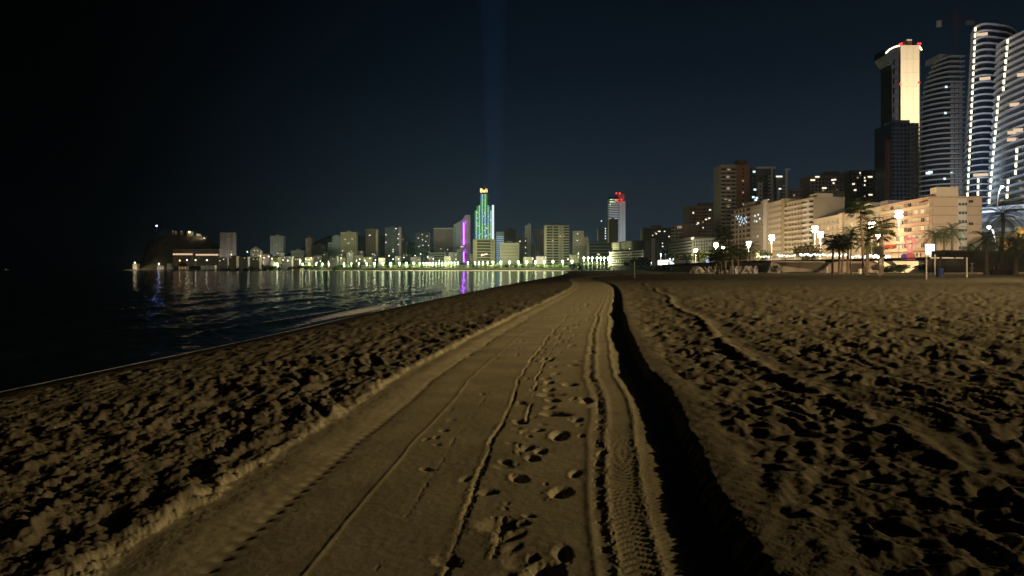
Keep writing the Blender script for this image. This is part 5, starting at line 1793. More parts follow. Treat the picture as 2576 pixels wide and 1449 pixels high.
_crowns = {}
def crown_mesh(kind, seed, n=260, flat=0.75, leaf=0.20, kindmat='tree'):
    k = (kind, seed)
    if k in _crowns:
        return _crowns[k]
    r = random.Random(seed)
    b = MB()
    blobs = []
    for _ in range(7):
        a = r.uniform(0, 6.28)
        q = r.uniform(.15, .72)
        blobs.append((math.cos(a) * q, math.sin(a) * q, r.uniform(-.30, .45) * flat, r.uniform(.26, .48)))
    for _ in range(n):
        bx_, by_, bz_, br = r.choice(blobs)
        v = Vector((r.gauss(0, 1), r.gauss(0, 1), r.gauss(0, 1))).normalized() * br * r.uniform(.55, 1.08)
        c = Vector((bx_ + v.x, by_ + v.y, bz_ + v.z * flat))
        u = Vector((r.gauss(0, 1), r.gauss(0, 1), r.gauss(0, .6))).normalized()
        w_ = u.cross(Vector((r.gauss(0, 1), r.gauss(0, 1), r.gauss(0, 1)))).normalized()
        s = leaf * r.uniform(.5, 1.1)
        b.add([c - u * s, c + w_ * s * .6, c + u * s, c - w_ * s * .6], [(0, 1, 2, 3)])
    _crowns[k] = b.mesh('crown', LEAF[kindmat])
    return _crowns[k]
def tree(name, label, X, Y, zb_, h, wid, kind='tree', seed=0, n=260, leaf=.2, cat='tree', group=None, flat=.75):
    o_ = empty(name, (X, Y, zb_), (seed * 1.7) % 6.28, label, cat, group)
    ch = wid * flat * .55
    b = MB()
    b.tube([(0, 0, -.3), (.05 * wid, 0, (h - ch) * .6), (0, .03 * wid, h - ch * .8)], [wid * .045, wid * .035, wid * .02], 6)
    for a in range(3):
        t_ = a * 2.1 + seed
        b.tube([(0, 0, (h - ch) * .55), (math.cos(t_) * wid * .16, math.sin(t_) * wid * .16, h - ch)], [wid * .025, wid * .012], 5)
    b.build('trunk', WOOD, o_)
    inst('crown', crown_mesh(kind, seed % 5, n, flat, leaf, kind), o_, (0, 0, h - ch), (0, 0, 0), (wid / 2, wid / 2, wid / 2))
    return o_
# tamarisks and street trees on the promenade
for i, (x, y, D, wd_, h, kd, lb) in enumerate([
        (2018, 630, 255, 9.5, 6.5, 'tamarisk', 'rust brown rounded tamarisk in front of the balcony block'),
        (2044, 628, 250, 11, 7.5, 'tamarisk', 'large orange lit tamarisk beside the tall double lamp'),
        (1873, 640, 300, 9, 6.0, 'tamarisk', 'orange lit tamarisk behind the sunbed palms'),
        (1896, 640, 290, 8, 5.5, 'tamarisk', 'small orange tamarisk beside the lamp over the hull shaped wall'),
        (1918, 637, 300, 9, 6.2, 'tree', 'green street tree below the white pier apartments'),
        (2198, 640, 235, 8, 6.0, 'tamarisk', 'dull tamarisk behind the dark sign board'),
        (1760, 645, 400, 12, 9.0, 'tree', 'green street tree under the first bright promenade lamp'),
        (1785, 645, 380, 10, 8.0, 'dark', 'dark street tree beside the blue lit kiosk'),
        (1730, 648, 430, 11, 8.5, 'dark', 'dark tree at the corner of the terrace of shops'),
        (1702, 648, 450, 13, 10.0, 'dark', 'broad dark tree before the brown balcony block'),
        (1590, 652, 560, 16, 8.0, 'dark', 'low dark tree beside the terraced hotel'),
        (1610, 650, 540, 15, 9.0, 'dark', 'dark rounded tree in front of the terraced hotel end'),
        (1628, 653, 520, 12, 6.5, 'dark', 'low dark bush tree below the white fin'),
        (2563, 612, 175, 15, 9.0, 'tamarisk', 'orange lit tree behind the bushy date palm at the frame edge'),
        (2590, 600, 185, 16, 11.0, 'tamarisk', 'tall orange lit tree cut by the frame edge'),
        (2462, 622, 230, 9, 6.0, 'tree', 'small street tree beside the salmon gable corner'),
        (1445, 650, 1060, 16, 9.0, 'dark', 'dark bush tree at the foot of the pale double block'),
        (1470, 648, 1050, 22, 11.0, 'dark', 'larger dark tree beside the low banded block')]):
    X = PX(x, D)
    tree('street_tree' if kd != 'tamarisk' else 'tamarisk_tree', lb, X, D, 4.4 if D < 900 else 3.0, h, wd_, kd, i, 420, .13, flat=.8)
# low planting on the ramp
for i, (x, D, s, lb) in enumerate([(2252, 166, 2.6, 'low shrub at the foot of the cream wall by the slanted parapet'), (2268, 163, 2.2, 'flat dark shrub patch in front of the ramp'), (2290, 172, 2.4, 'small shrub under the middle of the cream wall'),
                                   (2318, 166, 3.4, 'round shrub beside the rounded end of the cream wall'), (2334, 162, 2.4, 'shrub tucked against the low dark wall'), (2246, 158, 3.0, 'spreading shrub on the sand beside the slanted parapet'), (2262, 156, 3.4, 'long low shrub spreading over the ramp edge')]):
    X = PX(x, D)
    o_ = empty('shrub', (X, D, BZ(X, D) - .1), i, lb, 'shrub')
    inst('foliage', crown_mesh('dark', i % 5, 260, .6, .2, 'dark'), o_, (0, 0, s * .28), (0, 0, 0), (s * .8, s * .6, s * .5))
    MB().tube([(0, 0, 0), (.1, 0, s * .25)], [.08, .04], 5).build('stem', WOOD, o_)
# ================================================================ lamps
WARM = (1.0, 0.74, 0.42)
PALEW = (1.0, 0.93, 0.70)
COOL = (0.72, 0.90, 1.0)
POLE = mat('lamp_pole_steel', (0.42, 0.39, 0.34), 0.5, 0.08, 1)
BULB = emi('lamp_lens_warm', (1.0, 0.86, 0.58), 60.0)
BULBC = emi('lamp_lens_cool', (0.80, 0.94, 1.0), 40.0)
BULBP = emi('lamp_globe_pale', (0.86, 1.0, 0.58), 8.0)
def flood_mast(label, x, ytop, D, base, power, tiers=2, lens=BULB, col=WARM, size=0.32, group='floodlight masts along the promenade', X=None, ztop=None, aim=None, spot=None):
    size *= 1.4
    X = PX(x, D) if X is None else X
    zt = PZ(ytop, D) if ztop is None else ztop
    h = zt - base
    o_ = empty('lamp_mast', (X, D, base), 0, label, 'street lamp', group)
    b = MB()
    b.tube([(0, 0, -.5), (0, 0, 1.2), (0, 0, h)], [.17, .14, .07], 8)
    b.box(-.3, .3, -.3, .3, -.1, .12)
    b.build('pole', POLE, o_)
    for t_ in range(tiers):
        z = h - .1 - t_ * 1.25
        MB().tube([(-.62, 0, z), (.62, 0, z)], .05, 6).tube([(0, -.62, z), (0, .62, z)], .05, 6).build('cross_arm', POLE, o_)
        for k, (dx, dy) in enumerate(((-.62, 0), (.62, 0), (0, -.62))):
            c = MB()
            c.prism([(dx - size * .7, dy - size * .6), (dx + size * .7, dy - size * .6), (dx + size * .7, dy + size * .6), (dx - size * .7, dy + size * .6)], z + .05, z + .30)
            hd = c.build('lamp_head', POLE, o_)
            MB().ball((dx, dy - .1, z - size * .45), size, 8, 6).build('lens', lens, hd)
    if aim:
        lamp_light('lamp_light', (0, 0, h - tiers * 1.25 + .1), power, col, o_, .35, spot or R(150), aim)
    else:
        lamp_light('lamp_light', (0, -.9, h - tiers * 1.25 - .05), power, col, o_, .35)
    return o_
flood_mast('tallest double lamp mast, standing in front of the salmon apartments', 2261, 531, 212, 4.6, 0.8e4)
flood_mast('double lamp mast between the pale apartments and the salmon block', 2193, 560, 228, 4.6, 0.9e4)
flood_mast('tall double lamp mast in front of the orange tamarisk', 2050, 570, 262, 4.6, 2.2e4)
flood_mast('shorter lamp mast just inland of the tall one by the orange tamarisk', 2064, 584, 270, 4.6, 1.4e4)
flood_mast('lamp mast above the sharp prow of the hull shaped wall', 1941, 592, 310, 4.6, 3.0e4)
flood_mast('lamp mast above the lit date palm and orange tamarisk', 1883, 608, 335, 4.6, 3.0e4)
flood_mast('lamp mast near the tall thin palm over the sunbeds', 1801, 612, 380, 4.6, 3.2e4)
flood_mast('lower lamp mast beside the tall thin palm over the sunbeds', 1820, 621, 400, 4.6, 1.6e4, 1)
flood_mast('lamp mast in front of the terrace of shops', 1750, 627, 430, 4.6, 2.6e4)
flood_mast('small lamp peeping over the dark sign board palm', 2209, 591, 262, 4.6, 0.5e4, 1, size=.25)
# masts going on along the promenade beyond the frame, last two added for light
flood_mast('promenade floodlight mast beyond the frame edge', 0, 0, 150, 4.6, 1.7e5, X=112, ztop=16.0)
flood_mast('beach floodlight mast standing level with the walker', 0, 0, 6, 1.0, 800000, X=88, ztop=24, aim=(0, 47, 0), spot=R(63))
flood_mast('unseen floodlight mast added to brighten the promenade wall and sand', 0, 0, 52, 1.0, 70000, X=60, ztop=16.0, aim=(44, 108, 0), spot=R(120))  # added out of view to light the wall and the sand before it
flood_mast('unseen floodlight mast added to brighten the farther promenade walls', 0, 0, 80, 1.0, 300000, X=59.5, ztop=15.0, aim=(83, 250, 1), spot=R(30))  # added out of view to lift the distant shell walls
# curved cool lamps by the podium
def curved_lamp(label, pts, D, power, base):
    x0, y0 = pts[0]
    X0 = PX(x0, D)
    o_ = empty('curved_street_lamp', (X0, D, base), 0, label, 'street lamp')
    q = [(PX(x, D) - X0, 0, PZ(y, D) - base) for x, y in pts]
    q[0] = (0, 0, 0)
    MB().tube(q, [.16] + [.10] * (len(q) - 2) + [.06], 8).build('pole', POLE, o_)
    e_ = q[-1]
    hd = MB().box(e_[0] - .9, e_[0] + .3, -.25, .25, e_[2] - .02, e_[2] + .2).build('lamp_head', POLE, o_)
    MB().ball((e_[0] - .3, 0, e_[2] - .2), .34, 8, 6).build('lens', BULBC, hd)
    lamp_light('lamp_light', (e_[0] - .3, -.6, e_[2] - .7), power, COOL, o_, .3)
curved_lamp('cool white lamp on a leaning pole standing on the podium roof', [(2508, 520), (2509, 508), (2511, 490), (2516, 474), (2522, 470)], 262, 2.2e4, PZ(520, 262))
curved_lamp('cool white lamp with a curved pole between the dark date palms', [(2508, 640), (2507, 628), (2504, 603), (2499, 583), (2490, 571)], 200, 0.7e4, 4.6)
def uplight(label, X, Y, z, power, col, aim, spot):
    o_ = empty('facade_floodlight', (X, Y, z), 0, label, 'floodlight', 'floodlights washing tower fronts')
    MB().box(-.5, .5, -.4, .4, 0, .7).build('housing', POLE, o_)
    MB().box(-.4, .4, -.35, .35, .71, .76).build('lens', BULBC, o_)
    lamp_light('facade_light', (0, 0, 1.0), power, col, o_, .5, spot, aim)
uplight('cool floodlight on the podium roof washing the nearer LED tower', PX(2440, 262), 262, PZ(522, 262) - 4, 1.8e5, (0.48, 0.64, 1.0), (c2.x - 12, c2.y - 10, 70), R(70))
uplight('cool floodlight at the foot of the slimmer LED tower', PX(2400, 330), 330, 24, 1.1e5, (0.60, 0.78, 1.0), (c1_.x - 10, c1_.y, 75), R(75))
uplight('white floodlight at the foot of the curved slab tower', PX(2420, 405), 405, 22, 7e4, (0.95, 0.93, 0.9), (PX(2400, 455), 460, 60), R(85))
uplight('warm floodlight at the foot of the gold panel tower', GOLDZ[0] - 2, 517, PZ(309, 500) + 2.7, 1.0e6, (1.0, 0.84, 0.60), (GOLDZ[0], 600, 152), R(75))

uplight('pale floodlight added to brighten the red lit rounded tower', PX(1550, 1240), 1240, 4.6, 6.0e5, (0.85, 0.93, 1.0), (PX(1553, 1350), 1350, 70), R(60))  # added lamp that lifts the dark tower body
# ---------------------------------------------------------------- far seafront lamps and trees
LAND = [(545, 'the dark headland'), (605, 'the slab tower by the headland'), (668, 'the small gabled block'), (725, 'the grey slab tower'), (800, 'the narrow brown tower'), (857, 'the stepped pale blue block'),
        (907, 'the olive tower'), (960, 'the pale edged brown tower'), (1030, 'the violet lit tower'), (1087, 'the dotted twin tower'), (1140, 'the wide mauve slab'), (1190, 'the purple striped hotel'),
        (1247, 'the green stepped tower'), (1272, 'the blue striped block'), (1318, 'the low beige block'), (1343, 'the thin white tower'), (1373, 'the mauve tower'), (1437, 'the beige balcony tower'),
        (1480, 'the pale double block'), (1531, 'the light string block'), (1580, 'the red lit tower'), (3000, 'the terraced hotel')]
ORD = ['first', 'second', 'third', 'fourth', 'fifth', 'sixth', 'seventh', 'eighth', 'ninth', 'tenth', 'eleventh', 'twelfth', 'thirteenth']
_cnt = {}
def beneath(kind, x):
    for e, n_ in LAND:
        if x < e:
            k = (kind, n_)
            _cnt[k] = _cnt.get(k, -1) + 1
            return ORD[_cnt[k] % 13], n_
def far_lamp_parts():
    p = MB().tube([(0, 0, -2), (0, 0, 7.6)], [.18, .10], 6).mesh('pole', POLE)
    l_ = MB().ball((0, 0, 8.2), 1.25, 8, 6).mesh('globe', BULBP)
    return p, l_
fp, fl_ = far_lamp_parts()
xs_ = [547, 596, 625, 652, 697, 716, 731, 746, 761, 778, 795, 811, 828, 846, 865, 884, 903, 922, 942, 963, 983, 1005, 1022, 1041, 1056] + [1065 + 7.9 * k for k in range(12)] + [1177, 1195, 1205, 1215, 1227, 1240, 1260, 1282, 1304, 1325, 1347, 1369, 1391, 1415, 1439, 1469, 1480, 1490, 1502, 1511, 1520, 1530, 1547, 1570]
bigset = {547, 596, 625, 652, 697, 942, 963, 983, 1005, 1022, 1041, 1240, 1260, 1282, 1304, 1325, 1347, 1369, 1391, 1415, 1439}
for x in xs_:
    if x > 1460:
        D = 900.0
        X = PX(x, D)
        zb_ = 4.6
        zl = PZ(649, D)
    else:
        X = PX(x, 1250)
        D = float(far_edge(np.array([X]))[0]) + 34
        X = PX(x, D)
        D = float(far_edge(np.array([X]))[0]) + 34
        X = PX(x, D)
        zb_ = FZ(X, D)
        zl = PZ(np.interp(x, [540, 1000, 1450], [664.5, 662.5, 657]), D)
    od, lm_ = beneath('lamp', x)
    o_ = empty('promenade_lamp', (X, D, zb_), 0, '%s glowing lamp in the far seafront row below %s' % (od, lm_), 'street lamp', 'lamps along the far seafront')
    s = (zl - zb_) / 8.2
    inst('pole', fp, o_, scale=(1, 1, s))
    g_ = 1.5 if x in bigset else 1.1
    inst('globe', fl_, o_, (0, 0, zl - zb_ - 8.2 * g_), scale=(g_, g_, g_))
    lamp_light('lamp_light', (0, -.5, zl - zb_ - 2.7), 3.8e4 if x in bigset else 2.3e4, (0.88, 1.0, 0.60) if x > 700 else (0.88, 1.0, 0.88), o_, .6)
    # the blue-white tint of the water streaks comes from these same lamps
rt = random.Random(77)
x = 560.0
while x < 1600:
    D0 = 1220 if x < 1460 else 930
    X = PX(x, D0)
    if x < 1460:
        D = float(far_edge(np.array([X]))[0]) + rt.uniform(42, 70)
    else:
        D = rt.uniform(900, 1000)
    X = PX(x, D)
    od, lm_ = beneath('tree', x)
    hgt = rt.uniform(7, 11)
    tree('seafront_tree', '%s lamplit tree in the far seafront planting below %s' % (od, lm_), X, D, FZ(X, D) if x < 1460 else 4.4, hgt, rt.uniform(9, 15), 'tree' if rt.random() < .75 else 'dark', int(x), 150, .24, group='trees along the far seafront', flat=.7)
    x += rt.uniform(4.5, 9)
# sea wall on the far shore
b = MB()
for i in range(60):
    x0, x1 = -640 + i * 23.5, -640 + (i + 1) * 23.5 - .3
    y0, y1 = [float(v) for v in far_edge(np.array([x0, x1]))]
    b.add([(x0, y0 + 25.2, -.2), (x1, y1 + 25.2, -.2), (x1, y1 + 25.2, 4.2), (x0, y0 + 25.2, 4.2), (x0, y0 + 25.9, -.2), (x1, y1 + 25.9, -.2), (x1, y1 + 25.9, 4.2), (x0, y0 + 25.9, 4.2)],
          [(0, 1, 2, 3), (3, 2, 6, 7), (1, 5, 6, 2), (0, 3, 7, 4), (5, 4, 7, 6)])
tag(b.build('sea_wall', CONCL), 'long pale sea wall along the far beach under the lamps', 'sea wall')

# villas and low blocks on the far slope
rv = random.Random(11)
VW = ['cream', 'pale', 'white', 'beige', 'mauve', 'olive', 'grey']
COLN = {'cream': 'cream', 'pale': 'sandy', 'white': 'white', 'beige': 'beige', 'mauve': 'mauve', 'olive': 'olive', 'grey': 'grey'}
vl = [(x, y) for x, y in ((560, 655), (585, 650), (612, 652), (640, 655), (668, 645), (690, 652), (705, 640), (722, 650), (745, 655), (760, 645), (778, 652), (800, 648), (818, 640), (838, 650), (855, 644), (862, 654), (880, 640), (900, 648), (905, 637), (925, 652), (940, 642), (960, 654), (978, 640), (1000, 650), (1022, 645), (1046, 652), (1060, 640), (1085, 650), (1108, 644), (1126, 650), (1140, 640), (1330, 652), (1362, 650), (1445, 646), (1500, 652), (1520, 650))]
ridge = {}
for i, (x, y) in enumerate(vl):
    D = 1330 + rv.uniform(0, 90) if y > 648 else 1400 + rv.uniform(0, 160)
    if x > 1320:
        D = rv.uniform(1240, 1330)
    X = PX(x, D)
    zb_ = FZ(X, D)
    top = PZ(y - 5, D)
    w_, d_, h_ = rv.uniform(10, 20), 10, max(5.0, top - zb_)
    c_ = VW[i % len(VW)]
    od, lm_ = beneath('villa' + c_, x)
    o_ = empty('villa', (X, D, zb_), rv.uniform(-.3, .3), '%s %s villa with lit windows on the slope below %s' % (od, COLN[c_], lm_), 'house', 'villas on the far slope')
    MB().box(-w_ / 2, w_ / 2, 0, d_, -4, h_).build('wall', W[c_], o_)
    b = MB()
    b.prism([(-w_ / 2 - .5, -.5), (w_ / 2 + .5, -.5), (w_ / 2 + .5, d_ + .5), (-w_ / 2 - .5, d_ + .5)], h_ + .005, h_ + 2.0, top=[(-w_ / 4, d_ * .4), (w_ / 4, d_ * .4), (w_ / 4, d_ * .6), (-w_ / 4, d_ * .6)])
    b.build('roof', W['brown' if i % 3 else 'grey'], o_)
    for k in range(rv.randint(2, 4)):
        on = rv.random() < .45
        inst('window', window_mesh(1.5, 1.5, E[rv.choice(['warm', 'white', 'green', 'white'])] if on else W['glassdark'], False, 'v%d' % rv.randint(0, 3) if False else ('von%d' % (i * 9 + k) if on else 'glassdark')), o_, (rv.uniform(-w_ / 2 + 1, w_ / 2 - 1), 0, h_ - rv.choice([2.4, 2.4, 5.2]) if h_ > 7 else h_ - 2.4))
# dark trees up the slope between the villas
for i in range(62):
    x = 556 + 10.2 * i + rv.uniform(-4, 4) if i < 58 else 1330 + 40 * (i - 58)
    D = rv.uniform(1300, 1480)
    X = PX(x, D)
    od, lm_ = beneath('slope', x)
    tree('hillside_tree', '%s dark tree among the villas below %s' % (od, lm_), X, D, FZ(X, D), rv.uniform(7, 12), rv.uniform(12, 20), rv.choice(('dark', 'dark', 'tree')), i, 150, .26, group='trees among the far villas', flat=.6)
# hillside street lamps: small points scattered among them
hl = [(582, 640), (600, 645), (622, 633), (655, 644), (664, 648), (676, 645), (684, 650), (712, 654), (724, 655), (742, 656), (757, 656), (769, 652), (778, 653), (783, 649), (797, 660), (806, 657), (826, 658), (843, 652), (858, 649), (874, 646), (882, 646), (888, 647), (897, 655), (905, 652), (918, 655), (930, 650), (945, 654), (962, 650), (979, 643), (989, 652), (1003, 651), (1016, 648), (1044, 643), (1058, 639), (1076, 646), (1090, 651), (1105, 655), (1119, 647), (1131, 640), (1147, 652), (1340, 650), (1429, 652), (1455, 637), (1487, 648), (1603, 655), (1620, 655)]
hp = MB().tube([(0, 0, -.2), (0, 0, 5)], [.12, .08], 5).mesh('pole', POLE)
hgl = [MB().ball((0, 0, 5.4), .62, 6, 5).mesh('globe', emi(nm, c_, 9.0)) for nm, c_ in (('hill_lamp_green', (0.72, 1.0, 0.42)), ('hill_lamp_yellow', (1.0, 0.92, 0.55)), ('hill_lamp_white', (0.9, 1.0, 0.95)))]
for i, (x, y) in enumerate(hl):
    D = 1345 if y > 648 else 1420
    if x > 1590:
        D = 800
    if 1320 < x < 1590:
        D = 1180
    X = PX(x, D)
    zb_ = (FZ(X, D) if D > 1160 else 4.6)
    zt = max(PZ(y, D), zb_ + 3)
    od, lm_ = beneath('hill', x)
    o_ = empty('hillside_lamp', (X, D, zb_), 0, '%s small street lamp among the houses below %s' % (od, lm_), 'street lamp', 'small lamps among the far houses')
    inst('pole', hp, o_, scale=(1, 1, (zt - zb_) / 5.2))
    inst('globe', hgl[i % 3], o_, (0, 0, zt - zb_ - 5.4))
    if i % 2 == 0:
        lamp_light('lamp_light', (0, -.4, zt - zb_ - 1.3), 0.22e4, ((0.85, 1.0, .6), (1, .85, .55), (.9, 1, .9))[i % 3], o_, .6)

# ---------------------------------------------------------------- the headland's own lights and walls
HLY = 1560
o_ = empty('hill_cross', (PX(391, HLY), HLY + 6, PZ(576, HLY)), 0, 'cross on top of the headland lit blue white', 'cross')
MB().box(-.35, .35, -.35, .35, -4, 9.2).build('upright', POLE, o_)
MB().box(-2.6, -.36, -.3, .3, 5.4, 6.0).box(.36, 2.6, -.3, .3, 5.4, 6.0).build('crossbar', POLE, o_)
MB().ball((0, -.9, 7.0), 1.1, 8, 6).build('blue_lamp', emi('cross_blue', (0.22, 0.36, 1.0), 45.0, True), o_)
o_ = empty('hilltop_house', (PX(481, HLY), HLY - 8, PZ(588, HLY)), 0, 'small house on the headland crest with a bright yellow light', 'house')
MB().box(-5, 5, 0, 8, -6, 4).build('wall', W['cream'], o_)
MB().box(-5.4, 5.4, -.4, 8.4, 4.01, 4.7).build('roof', W['brown'], o_)
MB().ball((0, -1.4, 3.2), 1.5, 8, 6).build('porch_light', emi('porch_yellow', (1.0, .86, .35), 12.0), o_)
for i, (x, y, s, lb) in enumerate([(437, 579, .5, 'first faint house'), (444, 581, .5, 'second faint house'), (458, 580, .6, 'third faint house, beside the yellow light'), (500, 588, 1.0, 'pale house at the bend of the hill road')]):
    o_ = empty('ridge_house', (PX(x, HLY), HLY - 4, PZ(y + 5, HLY)), 0, lb + ' on the headland crest', 'house')
    MB().box(-4 * s, 4 * s, 0, 6, -5, 4).build('wall', W['cream'], o_)
    MB().box(-1, 1, -.2, 0.1, .8, 2.4).build('window', E['dim'], o_)
# road down the ridge, faintly lit
pts = [(503, 589), (512, 594), (520, 600), (528, 607), (536, 616), (544, 624), (551, 633)]
gl = MB().ball((0, 0, 3.4), .55, 6, 5).mesh('globe', emi('ridge_road_lamp', (1, .9, .75), 1.5))
for i, (x, y) in enumerate(pts):
    o_ = empty('ridge_road_lamp', (PX(x, HLY), HLY - 12, PZ(y + 1, HLY) - 3), 0, '%s faint lamp down the ridge road of the headland' % ORD[i], 'street lamp', 'lamps down the ridge road')
    MB().tube([(0, 0, -4), (0, 0, 3.2)], .1, 5).build('pole', POLE, o_)
    inst('globe', gl, o_)
    lamp_light('lamp_light', (0, -1.5, 4.6), 2500, (1, .9, .8), o_, .4)
# long lit terrace under the hill
D = 1440.0
t = Bld('lit_arcade_terrace', 'long terrace building with a glowing warm arcade at the foot of the headland', 435, 552, 628, D, depth=14, base=PZ(662, D), cat='building')
body(t.o, t.w, 14, t.H, W['darkbrown'], False)
AR = emi('arcade_glow', (1.0, 0.66, 0.42), .85, True)
arc = MB().box(.2, 5.2, -.35, -.05, 0, 3.2).mesh('arcade_bay', AR)
nb_ = int(t.w / 5.6)
for k in range(nb_):
    if k in (7,):
        continue
    inst('arcade_bay', arc, t.o, (k * 5.6, 0, t.H * .60 if k < 7 else t.H * .56))
MB().box(-.5, t.w + .5, -1.0, 14, t.H + .003, t.H + 1.0).build('roof_edge', W['brown'], t.o)
for i, (x0, x1, y, D, c_, key, lb) in enumerate([(334, 345, 664, 1470, 'cream', 'white', 'pale waterside house with white lights at the tip of the headland'), (395, 412, 668, 1450, 'white', 'white', 'small white waterside house below the headland'), (420, 432, 664, 1450, 'grey', 'dim', 'grey waterside house next to the small white one'),
                                             (448, 470, 662, 1440, 'beige', 'warm', 'beige waterside house with an orange lamp under the arcade terrace'), (505, 540, 668, 1430, 'cream', 'dim', 'long low cream waterside house under the arcade terrace'), (600, 622, 658, 1410, 'beige', 'warm', 'honeycomb lit restaurant behind the first seafront lamps')]):
    t = Bld('waterside_house', lb, x0, x1, y, D, depth=10, base=PZ(676.5, D), cat='house')
    body(t.o, t.w, 10, t.H, W[c_], False)
    MB().box(-.3, t.w + .3, -.4, 10.2, t.H + .003, t.H + .6).build('roof', W['brown'], t.o)
    nw = 6 if i == 5 else 3
    for rr in range(3 if i == 5 else 1):
        for k in range(nw):
            inst('window', window_mesh(1.3, 1.3, E[key], False, key), t.o, (t.w * (k + .5) / nw, 0, 1.2 + rr * 3.4))
for (x, y, D, pw, col) in ((339, 661, 1455, 2.2e4, (1, .85, .55)), (400, 664, 1435, 5e3, (1, .9, .7)), (452, 656, 1425, 2e3, (1, .6, .2)), (470, 655, 1425, 1.2e3, (1, .9, .7)), (492, 655, 1420, 1.5e3, (.8, 1, .8)), (520, 655, 1420, 1.2e3, (.9, 1, .8))):
    o_ = empty('waterside_lamp', (PX(x, D), D, PZ(677, D)), 0, {339: 'bright lamp at the tip of the headland', 400: 'lamp in front of the small white waterside house', 452: 'orange lamp over the beige waterside house', 470: 'white lamp beside the orange waterside lamp', 492: 'greenish lamp in the trees under the arcade terrace', 520: 'lamp over the long cream waterside house'}[x], 'street lamp')
    h_ = PZ(y, D) - PZ(677, D)
    MB().tube([(0, 0, -1), (0, 0, h_)], .12, 5).build('pole', POLE, o_)
    MB().ball((0, 0, h_ + .6), .95, 8, 6).build('globe', emi('waterside_%d' % x, col, 9), o_)
    lamp_light('lamp_light', (0, -1.8, h_ + .4), pw, col, o_, .5)
# rocks under the headland
b = MB()
rr = random.Random(9)
for k in range(60):
    x = rr.uniform(312, 560)
    D = 1440 + rr.uniform(-12, 4) - (x - 312) * .1
    X = PX(x, D)
    s = rr.uniform(1.0, 2.6)
    b.ball((X, D, -1.0 + rr.uniform(0, 1.4)), s, 6, 4, sz=.7)
o = b.build('shore_rocks', mat('shore_rock', (0.30, 0.26, 0.19), .95, .3, .3))
o['kind'] = 'stuff'
b = MB().add([(PX(310, 1452), 1440, .5), (PX(600, 1400), 1396, .5), (PX(600, 1400), 1430, 1.2), (PX(312, 1452), 1475, 1.2)], [(0, 1, 2, 3)])
o = b.build('shore_road', asphalt)
o['kind'] = 'structure'

# ---------------------------------------------------------------- things on the sand
WHITEP = mat('white_paint', (0.50, 0.46, 0.41), 0.5, 0.06, 2)
# volleyball net, seen obliquely
Dl, Dr = 80.0, 88.5
XL, XR = PX(2330, Dl), PX(2432, Dr)
zl_, zr_ = BZ(XL, Dl), BZ(XR, Dr)
o_ = empty('volleyball_net', (XL, Dl, zl_), 0, 'volleyball net between two white posts on the sand', 'volleyball net')
v2 = Vector((XR - XL, Dr - Dl, zr_ - zl_))
MB().tube([(0, 0, -.3), (0, 0, 2.55)], .085, 8).build('post', WHITEP, o_)
MB().tube([v2 + Vector((0, 0, -.3)), v2 + Vector((0, 0, 2.45))], .085, 8).build('post', WHITEP, o_)
for a, c in ((.09, .17), (.22, .30), (.36, .66), (.70, .91)):
    p0, p1 = v2 * a, v2 * c
    b = MB()
    n_ = Vector((-v2.y, v2.x, 0)).normalized() * .02
    b.add([p0 + Vector((0, 0, 2.30)) - n_, p1 + Vector((0, 0, 2.30)) - n_, p1 + Vector((0, 0, 2.44)) - n_, p0 + Vector((0, 0, 2.44)) - n_, p0 + Vector((0, 0, 2.30)) + n_, p1 + Vector((0, 0, 2.30)) + n_, p1 + Vector((0, 0, 2.44)) + n_, p0 + Vector((0, 0, 2.44)) + n_],
          [(0, 1, 2, 3), (7, 6, 5, 4), (3, 2, 6, 7), (1, 0, 4, 5), (0, 3, 7, 4), (2, 1, 5, 6)])
    b.build('tape', WHITEP, o_)
b = MB()
for k in range(5):
    z = 1.45 + k * .21
    b.tube([v2 * .06 + Vector((0, 0, z)), v2 * .94 + Vector((0, 0, z))], .006, 3)
for k in range(36):
    p = v2 * (.06 + .88 * k / 35)
    b.tube([p + Vector((0, 0, 1.45)), p + Vector((0, 0, 2.31))], .006, 3)
b.tube([Vector((0, 0, 2.4)), v2 * .09 + Vector((0, 0, 2.38))], .012, 3)
b.tube([v2 * .91 + Vector((0, 0, 2.38)), v2 + Vector((0, 0, 2.35))], .012, 3)
b.build('netting', mat('net_cord', (0.10, 0.09, 0.08), .9), o_)
def stick(name, label, x, D, h, cat, r_=.07):
    X = PX(x, D)
    o_ = empty(name, (X, D, BZ(X, D)), 0, label, cat)
    MB().tube([(0, 0, -.3), (0, 0, h)], r_, 8).build('post', WHITEP, o_)
    return o_
o_ = stick('volleyball_post', 'single thin white post standing alone on the open sand', 1596, 130, 2.7, 'post', .075)
MB().box(-.16, .16, -.16, .16, -.1, .08).build('foot', WHITEP, o_)
MB().ball((0, 0, 2.74), .09, 6, 4).build('cap', WHITEP, o_)
o_ = stick('lifebuoy_post', 'white post carrying a box, beside the dark sign board palm', 2213.5, 104, 2.5, 'post', .06)
MB().box(-.2, .2, -.16, .16, 1.55, 2.55).build('box', WHITEP, o_)
# dark sign board on the fan palm's foot
X = PX(2211, 118)
o_ = empty('sign_board', (X, 118, BZ(X, 118)), 0, 'dark sign board seen from behind beside a fan palm', 'sign')
DK = mat('dark_board', (0.025, 0.026, 0.024), .7)
MB().tube([(0.15, 0, -.3), (0.15, 0, 3.6)], .05, 6).build('post', DK, o_)
MB().prism([(-.70, -.06), (.62, -.06), (.62, .06), (-.70, .06)], 3.45, 4.65).build('board', DK, o_)
MB().box(.1, .95, -.07, .05, 2.95, 3.44).build('lower_board', DK, o_)
